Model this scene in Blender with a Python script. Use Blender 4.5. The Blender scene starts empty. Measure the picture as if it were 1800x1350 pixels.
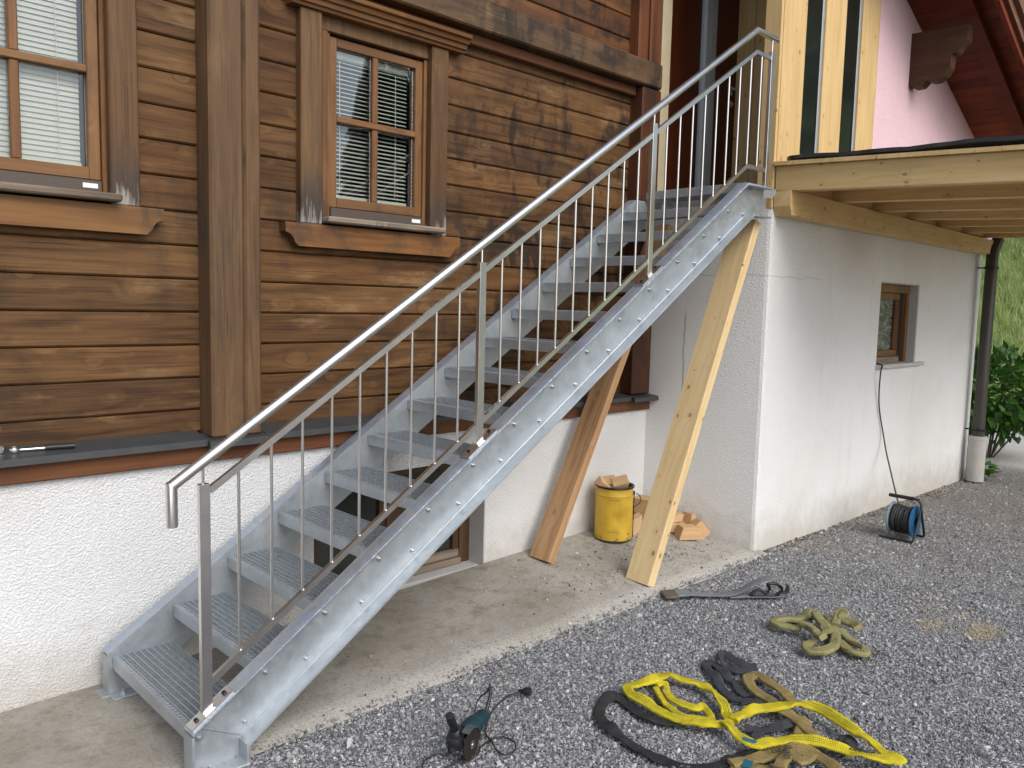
import bpy, bmesh, math, random
import numpy as np
from mathutils import Vector, Matrix, noise as mnoise
random.seed(7)
rng = np.random.default_rng(11)
scene = bpy.context.scene
COL = scene.collection
R = math.radians

# ---------------------------------------------------------------- camera
cam_d = bpy.data.cameras.new("camera")
cam_d.sensor_fit = 'HORIZONTAL'
cam_d.sensor_width = 36.0
cam_d.lens = 28.68
cam_d.clip_start = 0.05
cam_d.clip_end = 2000
cam = bpy.data.objects.new("camera", cam_d)
COL.objects.link(cam)
def cam_axes(yaw, pitch, roll):
    cy, sy, cp, sp = math.cos(yaw), math.sin(yaw), math.cos(pitch), math.sin(pitch)
    f = Vector((sy*cp, cy*cp, -sp)); r = Vector((cy, -sy, 0)); d = f.cross(r)
    cr, sr = math.cos(roll), math.sin(roll)
    return cr*r + sr*d, -sr*r + cr*d, f
_r, _d, _f = cam_axes(R(44.153), R(5.6096), R(-1.3847))
m = Matrix.Identity(4)
for i in range(3):
    m[i][0] = _r[i]; m[i][1] = -_d[i]; m[i][2] = -_f[i]
m[0][3], m[1][3], m[2][3] = -1.2008, -3.8, 1.8178
cam.matrix_world = m
scene.camera = cam

# ---------------------------------------------------------------- light
SUN_EL, SUN_AZ = 42, 188          # degrees; azimuth clockwise from +Y
world = bpy.data.worlds.new("World")
scene.world = world
world.use_nodes = True
wn = world.node_tree
wn.nodes.clear()
w_out = wn.nodes.new('ShaderNodeOutputWorld')
w_bg = wn.nodes.new('ShaderNodeBackground')
w_sky = wn.nodes.new('ShaderNodeTexSky')
w_sky.sky_type = 'NISHITA'
w_sky.sun_disc = False
w_sky.sun_elevation = R(SUN_EL)
w_sky.sun_rotation = R(SUN_AZ)
w_sky.air_density = 1.0
w_sky.dust_density = 2.0
w_sky.ozone_density = 1.0
w_hs = wn.nodes.new('ShaderNodeHueSaturation')
w_hs.inputs['Saturation'].default_value = 0.62
wn.links.new(w_sky.outputs[0], w_hs.inputs['Color'])
wn.links.new(w_hs.outputs[0], w_bg.inputs['Color'])
w_bg.inputs['Strength'].default_value = 0.15
wn.links.new(w_bg.outputs[0], w_out.inputs[0])
sun_d = bpy.data.lights.new("sun", 'SUN')
sun_d.energy = 1.15
sun_d.angle = R(38)
sun_d.color = (1.0, 0.985, 0.965)
sun = bpy.data.objects.new("sun", sun_d)
COL.objects.link(sun)
sun.location = (-5, -12, 14)
_to = Vector((math.sin(R(SUN_AZ))*math.cos(R(SUN_EL)), math.cos(R(SUN_AZ))*math.cos(R(SUN_EL)), math.sin(R(SUN_EL))))
sun.rotation_euler = _to.to_track_quat('Z', 'Y').to_euler()
scene.view_settings.view_transform = 'Standard'
scene.view_settings.look = 'None'
scene.view_settings.gamma = 1
scene.view_settings.use_curve_mapping = False
scene.view_settings.exposure = 0.60
scene.render.engine = 'CYCLES'
scene.cycles.use_denoising = True
scene.cycles.max_bounces = 6
scene.cycles.diffuse_bounces = 4
scene.cycles.glossy_bounces = 4
scene.cycles.transmission_bounces = 4
scene.cycles.transparent_max_bounces = 6
scene.cycles.caustics_reflective = False
scene.cycles.caustics_refractive = False

# ---------------------------------------------------------------- node helpers
class NT:
    def __init__(self, name):
        self.m = bpy.data.materials.new(name)
        self.m.use_nodes = True
        self.t = self.m.node_tree
        self.b = self.t.nodes['Principled BSDF']
    def n(self, typ, **kw):
        nd = self.t.nodes.new(typ)
        for k, v in kw.items():
            setattr(nd, k, v)
        return nd
    def put(self, sock, v):
        if isinstance(v, bpy.types.NodeSocket):
            self.t.links.new(v, sock)
        else:
            if sock.type == 'RGBA' and hasattr(v, '__len__') and len(v) == 3:
                v = (*v, 1)
            sock.default_value = v
    def math(self, op, a, b=0.0, c=0.0, clamp=False):
        nd = self.n('ShaderNodeMath', operation=op, use_clamp=clamp)
        self.put(nd.inputs[0], a); self.put(nd.inputs[1], b); self.put(nd.inputs[2], c)
        return nd.outputs[0]
    def mix(self, f, a, b, mode='MIX'):
        nd = self.n('ShaderNodeMix', data_type='RGBA', blend_type=mode)
        self.put(nd.inputs[0], f); self.put(nd.inputs[6], a); self.put(nd.inputs[7], b)
        return nd.outputs[2]
    def step(self, v, lo, hi, a=0.0, b=1.0):
        nd = self.n('ShaderNodeMapRange', interpolation_type='SMOOTHSTEP')
        self.put(nd.inputs['Value'], v)
        nd.inputs['From Min'].default_value = lo; nd.inputs['From Max'].default_value = hi
        nd.inputs['To Min'].default_value = a; nd.inputs['To Max'].default_value = b
        return nd.outputs[0]
    def noise(self, vec, scale, detail=3.0, rough=0.55, dist=0.0, out=0):
        nd = self.n('ShaderNodeTexNoise')
        self.put(nd.inputs['Vector'], vec)
        nd.inputs['Scale'].default_value = scale; nd.inputs['Detail'].default_value = detail
        nd.inputs['Roughness'].default_value = rough; nd.inputs['Distortion'].default_value = dist
        return nd.outputs[out]
    def voro(self, vec, scale, feature='F1', dims='3D', rnd=1.0, out='Distance'):
        nd = self.n('ShaderNodeTexVoronoi', feature=feature, voronoi_dimensions=dims)
        self.put(nd.inputs['Vector'], vec)
        nd.inputs['Scale'].default_value = scale; nd.inputs['Randomness'].default_value = rnd
        return nd.outputs[out]
    def scale(self, vec, s):
        nd = self.n('ShaderNodeVectorMath', operation='MULTIPLY')
        self.put(nd.inputs[0], vec); nd.inputs[1].default_value = s
        return nd.outputs[0]
    def obj(self):
        return self.n('ShaderNodeTexCoord').outputs['Object']
    def rand(self):
        return self.n('ShaderNodeObjectInfo').outputs['Random']
    def ramp(self, f, stops):
        nd = self.n('ShaderNodeValToRGB')
        e = nd.color_ramp.elements
        while len(e) < len(stops):
            e.new(0.5)
        for i, (p, c) in enumerate(stops):
            e[i].position = p; e[i].color = (*c, 1)
        self.put(nd.inputs[0], f)
        return nd.outputs[0]
    def bump(self, h, strength=0.3, dist=0.01, normal=None):
        nd = self.n('ShaderNodeBump')
        nd.inputs['Strength'].default_value = strength; nd.inputs['Distance'].default_value = dist
        self.put(nd.inputs['Height'], h)
        if normal is not None:
            self.put(nd.inputs['Normal'], normal)
        return nd.outputs[0]
    def done(self, color=None, rough=None, metal=None, normal=None, spec=None, **kw):
        b = self.b
        if color is not None: self.put(b.inputs['Base Color'], color)
        if rough is not None: self.put(b.inputs['Roughness'], rough)
        if metal is not None: self.put(b.inputs['Metallic'], metal)
        if normal is not None: self.put(b.inputs['Normal'], normal)
        if spec is not None: self.put(b.inputs['Specular IOR Level'], spec)
        for k, v in kw.items():
            self.put(b.inputs[k.replace('_', ' ')], v)
        return self.m

def wood(name, axis, light, mid, dark, stain_col=(0.05, 0.035, 0.025), stain=0.5, knot=0.5, knot_col=(0.05, 0.022, 0.01),
         rough=0.6, vary=0.35, ring=0.55, grain=0.5, spec=0.3, knot_size=1.0, cell=2.4, fade=0.0, bump=0.25, blotch=0.0, halo_col=None, broadk=0.8, foot=False, checks=0.0):
    """axis: which local axis the grain runs along ('x','y','z')."""
    t = NT(name)
    co = t.obj()
    rnd = t.rand()
    sp = t.n('ShaderNodeSeparateXYZ'); t.put(sp.inputs[0], co)
    X, Y, Z = sp.outputs
    u, v, w = {'x': (X, Z, Y), 'z': (Z, X, Y), 'y': (Y, X, Z)}[axis]
    off = t.math('MULTIPLY', rnd, 37.0)
    u = t.math('ADD', u, off)
    v2 = t.math('ADD', t.math('ADD', v, w), t.math('MULTIPLY', rnd, 3.7))
    cb = t.n('ShaderNodeCombineXYZ'); t.put(cb.inputs[0], u); t.put(cb.inputs[1], v2); t.put(cb.inputs[2], 0.0)
    P = cb.outputs[0]
    kv = t.n('ShaderNodeTexVoronoi', feature='F1', voronoi_dimensions='2D')
    t.put(kv.inputs['Vector'], t.scale(P, (1.0, 1.55, 1.0))); kv.inputs['Scale'].default_value = cell
    kd = kv.outputs['Distance']
    ksp = t.n('ShaderNodeSeparateColor'); t.put(ksp.inputs[0], kv.outputs['Color'])
    ksize = t.math('MULTIPLY', t.math('POWER', ksp.outputs[0], 2.0), 0.085 * knot_size)
    halo = t.step(t.math('DIVIDE', kd, t.math('ADD', ksize, 0.03)), 0.6, 3.2, 1.0, 0.0)
    core = t.math('MULTIPLY', t.step(t.math('DIVIDE', kd, t.math('ADD', ksize, 0.004)), 0.55, 1.0, 1.0, 0.0), knot)
    warp = t.noise(t.scale(P, (0.9, 5.0, 1.0)), 1.0, 3.0, 0.55)
    ringc = t.math('ADD', t.math('MULTIPLY', v2, 95.0), t.math('MULTIPLY', warp, 26.0))
    ringc = t.math('ADD', ringc, t.math('MULTIPLY', halo, 7.0))
    rings = t.math('POWER', t.math('MULTIPLY_ADD', t.math('SINE', ringc), 0.5, 0.5), 2.0)
    ringamp = t.step(t.noise(t.scale(P, (0.7, 4.0, 1.0)), 1.7, 2.0), 0.38, 0.62, 0.25, 1.0)
    rings = t.math('MULTIPLY', rings, ringamp)
    fine = t.math('MULTIPLY_ADD', t.noise(t.scale(P, (3.0, 330.0, 1.0)), 1.0, 4.0, 0.7), 0.6, t.math('MULTIPLY', t.noise(t.scale(P, (1.6, 85.0, 1.0)), 1.0, 4.0, 0.6), 0.4))
    broad = t.noise(t.scale(P, (1.3, 9.0, 1.0)), 1.0, 3.0, 0.5)
    g = t.math('MULTIPLY_ADD', rings, ring * 0.42, t.math('MULTIPLY', t.math('MULTIPLY_ADD', t.math('SUBTRACT', fine, 0.5), 1.9, 0.5), grain))
    g = t.math('ADD', g, t.math('MULTIPLY', t.math('SUBTRACT', broad, 0.5), broadk))
    g = t.math('ADD', g, t.math('MULTIPLY', t.math('SUBTRACT', rnd, 0.5), vary))
    c = t.ramp(g, [(0.0, light), (0.36, mid), (0.82, dark)])
    c = t.mix(t.math('MULTIPLY', t.math('MULTIPLY', halo, t.step(fine, 0.35, 0.6, 0.5, 1.0)), (0.28 if halo_col is None else 0.3) * knot), c, dark if halo_col is None else halo_col)
    kcore = t.mix(t.step(t.math('DIVIDE', kd, t.math('ADD', ksize, 0.004)), 0.1, 0.75), tuple(0.5*(a+b) for a, b in zip(knot_col, mid)), knot_col)
    c = t.mix(core, c, kcore)
    hue = t.math('FRACT', t.math('MULTIPLY', rnd, 91.7))
    c = t.mix(t.math('MULTIPLY', hue, 0.7*min(1.0, vary*2.2)), c, t.mix(1.0, c, (1.06, 0.9, 0.76), 'MULTIPLY'))
    if fade > 0:                                   # bleached patches of old varnish
        fz = t.noise(t.scale(P, (1.1, 3.0, 1.0)), 1.3, 4.0, 0.65)
        fine2 = t.noise(t.scale(P, (3.0, 60.0, 1.0)), 1.0, 2.0, 0.6)
        c = t.mix(t.math('MULTIPLY', t.step(t.math('MULTIPLY_ADD', fine2, 0.22, fz), 0.66, 0.84), fade), c, (0.42, 0.26, 0.12))
    if stain > 0:                                  # weather stains: broad, soft, run down slightly
        st = t.noise(t.scale(co, (1.7, 1.7, 1.0)), 1.25, 5.0, 0.62, 0.5)
        st2 = t.noise(t.scale(P, (2.5, 30.0, 1.0)), 1.0, 3.0, 0.6)
        msk = t.step(t.math('MULTIPLY_ADD', st2, 0.16, st), 0.60, 0.78)
        c = t.mix(t.math('MULTIPLY', msk, stain), c, stain_col)
    if blotch > 0:                                 # heavier weathering on the exposed right half of the front
        b1 = t.noise(t.scale(co, (2.6, 2.6, 1.9)), 1.3, 4.0, 0.62, 0.8)
        b2 = t.noise(t.scale(co, (16.0, 16.0, 1.3)), 1.0, 3.0, 0.6)
        zone = t.step(X, 1.7, 2.5)
        c = t.mix(t.math('MULTIPLY', t.math('MULTIPLY', t.step(t.math('MULTIPLY_ADD', b2, 0.2, b1), 0.44, 0.56, 1.0, 0.0), zone), 0.22), c, (0.22, 0.115, 0.04))
        c = t.mix(t.math('MULTIPLY', t.math('MULTIPLY', t.step(t.math('MULTIPLY_ADD', b2, 0.25, b1), 0.63, 0.76), zone), blotch), c, (0.022, 0.016, 0.012))
    if checks > 0:                                 # fine dark drying checks along the grain
        ck = t.noise(t.scale(P, (1.4, 120.0, 1.0)), 1.0, 3.0, 0.6)
        c = t.mix(t.math('MULTIPLY', t.step(ck, 0.58, 0.68), checks), c, tuple(0.35*v for v in dark))
        ck2 = t.noise(t.scale(P, (2.2, 60.0, 1.0)), 1.3, 4.0, 0.65)
        c = t.mix(t.math('MULTIPLY', t.step(ck2, 0.56, 0.7), 0.4*checks), c, tuple(1.25*v for v in light))
    if foot:                                       # rain-bleached feet of the casing boards
        fn = t.noise(t.scale(co, (40.0, 40.0, 5.0)), 1.0, 4.0, 0.65)
        zz = t.math('ADD', Z, t.math('MULTIPLY', fn, -0.5))
        c = t.mix(t.math('MULTIPLY', t.step(zz, 2.05, 2.34, 1.0, 0.0), 0.75), c, (0.04, 0.034, 0.03))
        c = t.mix(t.math('MULTIPLY', t.step(zz, 1.93, 2.06, 1.0, 0.0), 0.85), c, (0.36, 0.33, 0.29))
    h = t.math('MULTIPLY_ADD', fine, 0.5, t.math('MULTIPLY', rings, 0.5))
    return t.done(c, t.math('MULTIPLY_ADD', fine, 0.25, rough - 0.12), normal=t.bump(h, bump, 0.003), spec=spec)

OLD_L, OLD_M, OLD_D = (0.188, 0.098, 0.039), (0.113, 0.058, 0.0235), (0.048, 0.025, 0.0125)
M = {}
M['siding'] = wood('aged_siding_wood', 'x', OLD_L, OLD_M, OLD_D, (0.028, 0.02, 0.015), 0.5, 0.8, (0.16, 0.09, 0.035), 0.68, 0.36, ring=0.8, grain=0.72, fade=0.35, blotch=0.85, spec=0.2, cell=3.2, halo_col=(0.23, 0.135, 0.055), checks=0.55)
M['upper'] = wood('red_aged_siding_wood', 'x', (0.2, 0.085, 0.03), (0.112, 0.045, 0.016), (0.045, 0.019, 0.009), (0.018, 0.012, 0.009), 0.75, 0.6, (0.1, 0.05, 0.02), 0.55, 0.4, blotch=0.8, checks=0.5)
M['post'] = wood('aged_post_wood', 'z', (0.19, 0.115, 0.057), (0.125, 0.073, 0.036), (0.06, 0.036, 0.02), (0.05, 0.04, 0.032), 0.6, 0.5, (0.16, 0.09, 0.04), 0.65, 0.35, ring=0.5, grain=0.75, halo_col=(0.25, 0.16, 0.075), checks=0.55)
M['dark_post'] = wood('dark_post_wood', 'z', (0.15, 0.055, 0.02), (0.085, 0.028, 0.011), (0.035, 0.013, 0.007), (0.02, 0.014, 0.01), 0.6, 0.4, (0.1, 0.05, 0.02), 0.6, 0.35, ring=0.35)
M['beam'] = wood('aged_beam_wood', 'x', (0.12, 0.07, 0.034), (0.064, 0.039, 0.021), (0.03, 0.02, 0.013), (0.02, 0.017, 0.014), 0.9, 0.5, (0.03, 0.018, 0.01), 0.65, 0.3, fade=0.35, blotch=0.7, checks=0.6)
M['casing'] = wood('casing_wood', 'z', (0.2, 0.112, 0.047), (0.122, 0.066, 0.027), (0.06, 0.033, 0.016), (0.045, 0.037, 0.032), 0.65, 0.3, (0.06, 0.03, 0.015), 0.6, 0.4, ring=0.45, grain=0.8, foot=True, checks=0.5)
M['frame_v'] = wood('window_frame_wood', 'z', (0.26, 0.135, 0.053), (0.16, 0.076, 0.028), (0.07, 0.031, 0.013), (0.04, 0.029, 0.022), 0.6, 0.2, (0.06, 0.03, 0.015), 0.45, 0.3, ring=0.35)
M['frame_h'] = wood('window_rail_wood', 'x', (0.25, 0.132, 0.053), (0.155, 0.075, 0.028), (0.068, 0.03, 0.013), (0.04, 0.029, 0.022), 0.6, 0.2, (0.06, 0.03, 0.015), 0.45, 0.3, ring=0.35)
M['apron'] = wood('apron_wood', 'x', (0.27, 0.132, 0.044), (0.175, 0.08, 0.025), (0.08, 0.034, 0.013), (0.05, 0.036, 0.025), 0.85, 0.6, (0.09, 0.035, 0.012), 0.5, 0.3, ring=0.5)
M['grey_wood'] = wood('grey_weathered_wood', 'x', (0.3, 0.25, 0.2), (0.17, 0.135, 0.1), (0.06, 0.046, 0.036), (0.05, 0.045, 0.04), 0.3, 0.2, (0.05, 0.04, 0.03), 0.8, 0.2, ring=0.6)
M['redbrown'] = wood('redbrown_board_wood', 'x', (0.2, 0.086, 0.036), (0.13, 0.052, 0.021), (0.06, 0.024, 0.011), (0.035, 0.018, 0.012), 0.4, 0.4, (0.08, 0.03, 0.012), 0.6, 0.3, ring=0.3)
FR_L, FR_M, FR_D = (0.745, 0.555, 0.29), (0.64, 0.45, 0.205), (0.49, 0.32, 0.125)
for ax in 'xyz':
    M['fresh_'+ax] = wood('fresh_spruce_'+ax, ax, FR_L, FR_M, FR_D, (0.3, 0.2, 0.1), 0.0, 0.85, (0.13, 0.055, 0.02), 0.55, 0.25, ring=0.5, grain=0.5, knot_size=1.15, cell=5.2, bump=0.1)
M['prop'] = wood('spruce_plank', 'z', (0.76, 0.6, 0.35), (0.68, 0.5, 0.26), (0.55, 0.37, 0.165), (0.3, 0.2, 0.1), 0.2, 0.9, (0.14, 0.055, 0.02), 0.55, 0.1, ring=0.6, grain=0.55, knot_size=1.3, cell=5.2, bump=0.15)
M['prop_brown'] = wood('brown_plank', 'z', (0.5, 0.315, 0.165), (0.39, 0.225, 0.108), (0.24, 0.125, 0.056), (0.1, 0.06, 0.04), 0.45, 0.5, (0.05, 0.03, 0.02), 0.6, 0.1, ring=0.8, grain=0.4, cell=3.0)
M['offcut'] = wood('offcut_wood', 'x', (0.58, 0.41, 0.235), (0.48, 0.32, 0.165), (0.37, 0.235, 0.11), (0.2, 0.12, 0.06), 0.0, 0.2, (0.13, 0.055, 0.02), 0.7, 0.5, ring=0.5, grain=0.3)
M['soffit'] = wood('red_stained_soffit', 'y', (0.21, 0.045, 0.012), (0.135, 0.024, 0.006), (0.06, 0.010, 0.003), (0.03, 0.012, 0.006), 0.3, 0.5, (0.05, 0.012, 0.004), 0.55, 0.45, ring=0.4)
M['bracket'] = wood('bracket_wood', 'y', (0.1, 0.045, 0.02), (0.06, 0.025, 0.011), (0.032, 0.013, 0.007), (0.04, 0.02, 0.01), 0.4, 0.3, (0.05, 0.02, 0.008), 0.6, 0.3, ring=0.4)
M['barge'] = wood('barge_board_wood', 'x', (0.3, 0.17, 0.11), (0.16, 0.075, 0.048), (0.07, 0.03, 0.02), (0.05, 0.025, 0.018), 0.5, 0.2, (0.04, 0.02, 0.01), 0.55, 0.3, ring=0.2)
M['cellar'] = wood('cellar_window_wood', 'z', (0.14, 0.08, 0.04), (0.075, 0.04, 0.02), (0.03, 0.017, 0.01), (0.06, 0.055, 0.05), 0.5, 0.2, (0.04, 0.02, 0.01), 0.6, 0.3)
M['darkdoor'] = wood('dark_mahogany', 'z', (0.115, 0.025, 0.008), (0.075, 0.014, 0.005), (0.035, 0.007, 0.003), (0.03, 0.01, 0.006), 0.3, 0.1, (0.02, 0.006, 0.003), 0.35, 0.2, ring=0.4)

def plain(name, col, rough=0.5, metal=0.0, var=0.12, nscale=30.0, bump=0.0, spec=0.5, bscale=None):
    t = NT(name)
    co = t.obj()
    nz = t.noise(co, nscale, 4.0, 0.6)
    k = t.math('MULTIPLY_ADD', nz, 2*var, 1.0 - var)
    c = t.mix(1.0, col, k, 'MULTIPLY')
    nrm = None
    if bump: nrm = t.bump(t.noise(co, bscale or nscale*3, 3.0), bump, 0.004)
    return t.done(c, t.math('MULTIPLY_ADD', nz, 0.2, rough-0.1), metal, nrm, spec)

def plaster(name, col, cracks=False, bscale=105.0, bst=0.5):
    t = NT(name)
    co = t.n('ShaderNodeNewGeometry').outputs['Position']
    sp = t.n('ShaderNodeSeparateXYZ'); t.put(sp.inputs[0], co)
    X, Y, Z = sp.outputs
    big = t.noise(co, 0.9, 4.0, 0.6)
    c = t.mix(t.step(big, 0.35, 0.75), col, tuple(a*b for a, b in zip(col, (0.92, 0.9, 0.86))))
    streak = t.noise(t.scale(co, (5.0, 5.0, 0.35)), 1.0, 4.0, 0.65)
    c = t.mix(t.math('MULTIPLY', t.step(streak, 0.56, 0.8), 0.3), c, tuple(a*b for a, b in zip(col, (0.72, 0.67, 0.6))))
    # splashed dirt near the ground
    dn = t.noise(co, 7.0, 4.0, 0.7)
    dirt = t.step(t.math('ADD', Z, t.math('MULTIPLY', dn, -0.5)), -0.33, 0.16, 1.0, 0.0)
    c = t.mix(t.math('MULTIPLY', dirt, 0.5), c, (0.34, 0.285, 0.2))
    spk = t.voro(co, 9.0)
    c = t.mix(t.math('MULTIPLY', t.step(spk, 0.03, 0.07, 1.0, 0.0), 0.35), c, (0.2, 0.16, 0.11))
    if cracks:
        wob = t.noise(t.scale(co, (1, 1, 0)), 3.2, 5.0, 0.75)
        dz = t.math('ABSOLUTE', t.math('SUBTRACT', Z, t.math('MULTIPLY_ADD', wob, 0.09, 2.025)))
        lim = t.math('MULTIPLY', t.step(X, 5.0, 5.35, 1.0, 0.0), 0.8)
        c = t.mix(t.math('MULTIPLY', t.step(dz, 0.0012, 0.0036, 1.0, 0.0), t.math('MULTIPLY', lim, 0.7)), c, (0.3, 0.29, 0.28))
        # two long vertical scratches on the return wall
        wy = t.noise(t.scale(co, (0, 0, 1)), 2.3, 4.0, 0.7)
        dy = t.math('ABSOLUTE', t.math('SUBTRACT', Y, t.math('MULTIPLY_ADD', wy, 0.07, -0.19)))
        lz = t.math('MULTIPLY', t.step(Z, 0.95, 1.1), t.step(Z, 1.7, 1.85, 1.0, 0.0))
        ly = t.math('MULTIPLY', lz, t.step(X, 4.27, 4.28, 1.0, 0.0))
        c = t.mix(t.math('MULTIPLY', t.math('MULTIPLY', t.step(dy, 0.002, 0.012, 1.0, 0.0), ly), 0.55), c, (0.25, 0.22, 0.17))
        # brown run-off under the carport beam
        bx = t.math('ABSOLUTE', t.math('SUBTRACT', X, t.math('MULTIPLY_ADD', dn, 0.35, 5.6)))
        run = t.math('MULTIPLY', t.step(bx, 0.05, 0.5, 1.0, 0.0), t.step(Z, 1.75, 2.5))
        c = t.mix(t.math('MULTIPLY', run, 0.28), c, (0.42, 0.32, 0.22))
    n1 = t.noise(co, bscale, 2.0, 0.5)
    n2 = t.voro(t.scale(co, (1.0, 1.0, 1.25)), bscale*0.75, 'SMOOTH_F1')
    h = t.math('ADD', t.step(n1, 0.35, 0.7), t.math('MULTIPLY', n2, -0.7))
    return t.done(c, 0.9, normal=t.bump(h, bst, 0.008), spec=0.2)

M['plaster'] = plaster('white_roughcast', (0.71, 0.712, 0.718))
M['plaster_annex'] = plaster('white_roughcast_cracked', (0.79, 0.785, 0.77), True, 115.0, 0.42)
M['plaster_smooth'] = plain('grey_reveal_render', (0.5, 0.49, 0.47), 0.9, 0, 0.1, 12, 0.2, 0.2)
M['pink'] = plaster('pale_pink_render', (0.77, 0.54, 0.58), False, 70.0, 0.25)

def galvanised(name, ripple=False):
    t = NT(name)
    co = t.obj()
    v = t.voro(co, 34.0, out='Color')
    vs = t.n('ShaderNodeSeparateColor'); t.put(vs.inputs[0], v)
    nz = t.noise(co, 5.0, 5.0, 0.62)
    k = t.math('ADD', t.math('MULTIPLY', vs.outputs[0], 0.10), nz)
    c = t.ramp(k, [(0.3, (0.385, 0.42, 0.445)), (0.6, (0.465, 0.5, 0.525)), (0.88, (0.56, 0.595, 0.615))])
    run = t.noise(t.scale(co, (16.0, 16.0, 3.0)), 1.0, 4.0, 0.65)
    c = t.mix(t.math('MULTIPLY', t.step(run, 0.56, 0.78), 0.35), c, (0.6, 0.64, 0.67))
    rough = t.math('MULTIPLY_ADD', vs.outputs[1], 0.12, t.math('MULTIPLY_ADD', nz, 0.2, 0.32))
    if ripple:
        rp = t.noise(t.scale(co, (42.0, 5.0, 42.0)), 1.0, 3.0, 0.6, 0.8)
        nrm = t.bump(rp, 0.55, 0.012)
        c = t.mix(t.step(rp, 0.4, 0.66), c, (0.40, 0.465, 0.60))
    else:
        nrm = t.bump(t.noise(co, 26.0, 3.0), 0.1, 0.006)
    return t.done(c, rough, 0.72, nrm, 0.5)
M['galv'] = galvanised('galvanised_steel')
M['galv_top'] = galvanised('galvanised_flange', True)
M['weld'] = plain('galvanised_fillet', (0.5, 0.54, 0.57), 0.5, 0.7, 0.3, 25)
M['grate'] = plain('galvanised_grating', (0.40, 0.44, 0.465), 0.42, 0.65, 0.3, 60)
def stainless():
    t = NT('brushed_stainless')
    co = t.obj()
    c = t.mix(t.noise(co, 9.0, 3.0), (0.62, 0.60, 0.57), (0.72, 0.70, 0.67))
    return t.done(c, t.math('MULTIPLY_ADD', t.noise(co, 14.0, 3.0), 0.12, 0.24), 1.0)
M['steel'] = stainless()
M['bolt'] = plain('zinc_bolt', (0.6, 0.62, 0.64), 0.35, 0.9, 0.15, 80)
M['hole'] = plain('dark_hole', (0.02, 0.02, 0.02), 0.6)  # near black, standing in for the shade inside openings
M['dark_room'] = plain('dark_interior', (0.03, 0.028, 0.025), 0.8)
M['room_wall'] = plain('dim_room_wall', (0.2, 0.19, 0.17), 0.9)
M['slate'] = plain('slate_flashing', (0.04, 0.042, 0.043), 0.55, 0.0, 0.4, 9, 0.3, 0.5, 60)
M['bitumen'] = plain('black_roofing_membrane', (0.022, 0.022, 0.024), 0.45, 0.0, 0.3, 20, 0.4, 0.5, 90)
M['alu'] = plain('grey_aluminium', (0.36, 0.38, 0.39), 0.4, 0.3, 0.1, 12)
M['frame_grey'] = plain('grey_rubber_frame', (0.42, 0.45, 0.46), 0.5, 0.0, 0.12, 8)
M['brownalu'] = plain('brown_weather_bar', (0.075, 0.056, 0.042), 0.5, 0.0, 0.15, 20)
M['white_sticker'] = plain('white_sticker', (0.75, 0.77, 0.78), 0.5, 0, 0.05, 200)
M['sticker_print'] = plain('sticker_print', (0.25, 0.3, 0.4), 0.5)
M['pipe'] = plain('dark_brown_pipe', (0.05, 0.042, 0.036), 0.38, 0.2, 0.35, 7)
M['standpipe'] = plain('grey_standpipe', (0.42, 0.4, 0.37), 0.7, 0.0, 0.2, 9, 0.2)
M['black'] = plain('black_plastic', (0.014, 0.014, 0.015), 0.42, 0, 0.3, 40)
M['rubber'] = plain('black_rubber_cord', (0.025, 0.025, 0.026), 0.55, 0, 0.3, 40)
M['teal'] = plain('teal_plastic', (0.005, 0.032, 0.042), 0.45, 0, 0.3, 25)
M['disc'] = plain('abrasive_disc', (0.03, 0.025, 0.021), 0.95, 0, 0.3, 160, 0.3, 0.08)
M['guard'] = plain('worn_guard_metal', (0.13, 0.15, 0.15), 0.5, 0.7, 0.35, 30)
M['gearhead'] = plain('dark_gear_housing', (0.05, 0.05, 0.052), 0.5, 0.5, 0.3, 40)
M['reel_blue'] = plain('blue_plastic', (0.012, 0.085, 0.19), 0.4, 0, 0.3, 20)
M['reel_grey'] = plain('grey_blue_plastic', (0.18, 0.24, 0.28), 0.5, 0, 0.25, 20)
M['chrome'] = plain('chrome', (0.7, 0.7, 0.7), 0.2, 1.0, 0.1, 30)
M['blind'] = plain('pale_blind', (0.82, 0.84, 0.76), 0.5, 0, 0.05, 15)
M['blind_edge'] = plain('cream_blind_rail', (0.82, 0.86, 0.76), 0.5, 0, 0.05, 15)
M['cream'] = plain('cream_jamb', (0.55, 0.47, 0.3), 0.6, 0, 0.15, 10)
M['teal_tag'] = plain('teal_label', (0.012, 0.1, 0.14), 0.6, 0, 0.2, 60)
M['print_black'] = plain('black_print', (0.03, 0.028, 0.02), 0.7, 0, 0.3, 200)
M['metal_dark'] = plain('black_metal', (0.03, 0.03, 0.032), 0.35, 0.7, 0.3, 60)
M['gravel_bag'] = plain('brown_leather', (0.1, 0.08, 0.06), 0.5, 0, 0.3, 50)

def glass(name, tint=(0.9, 0.93, 0.92)):
    t = NT(name)
    nz = t.noise(t.obj(), 2.5, 2.0)
    tr = t.n('ShaderNodeBsdfTransparent'); tr.inputs[0].default_value = (*tint, 1)
    gl = t.n('ShaderNodeBsdfGlossy'); gl.inputs['Roughness'].default_value = 0.02
    gl.inputs[0].default_value = (0.95, 0.97, 1, 1)
    fr = t.n('ShaderNodeFresnel'); fr.inputs['IOR'].default_value = 1.52
    mx = t.n('ShaderNodeMixShader')
    t.put(mx.inputs[0], fr.outputs[0])
    t.t.links.new(tr.outputs[0], mx.inputs[1]); t.t.links.new(gl.outputs[0], mx.inputs[2])
    out = [n for n in t.t.nodes if n.type == 'OUTPUT_MATERIAL'][0]
    t.t.links.new(mx.outputs[0], out.inputs[0])
    return t.m
M['glass'] = glass('window_glass', (0.97, 0.98, 0.97))
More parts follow.
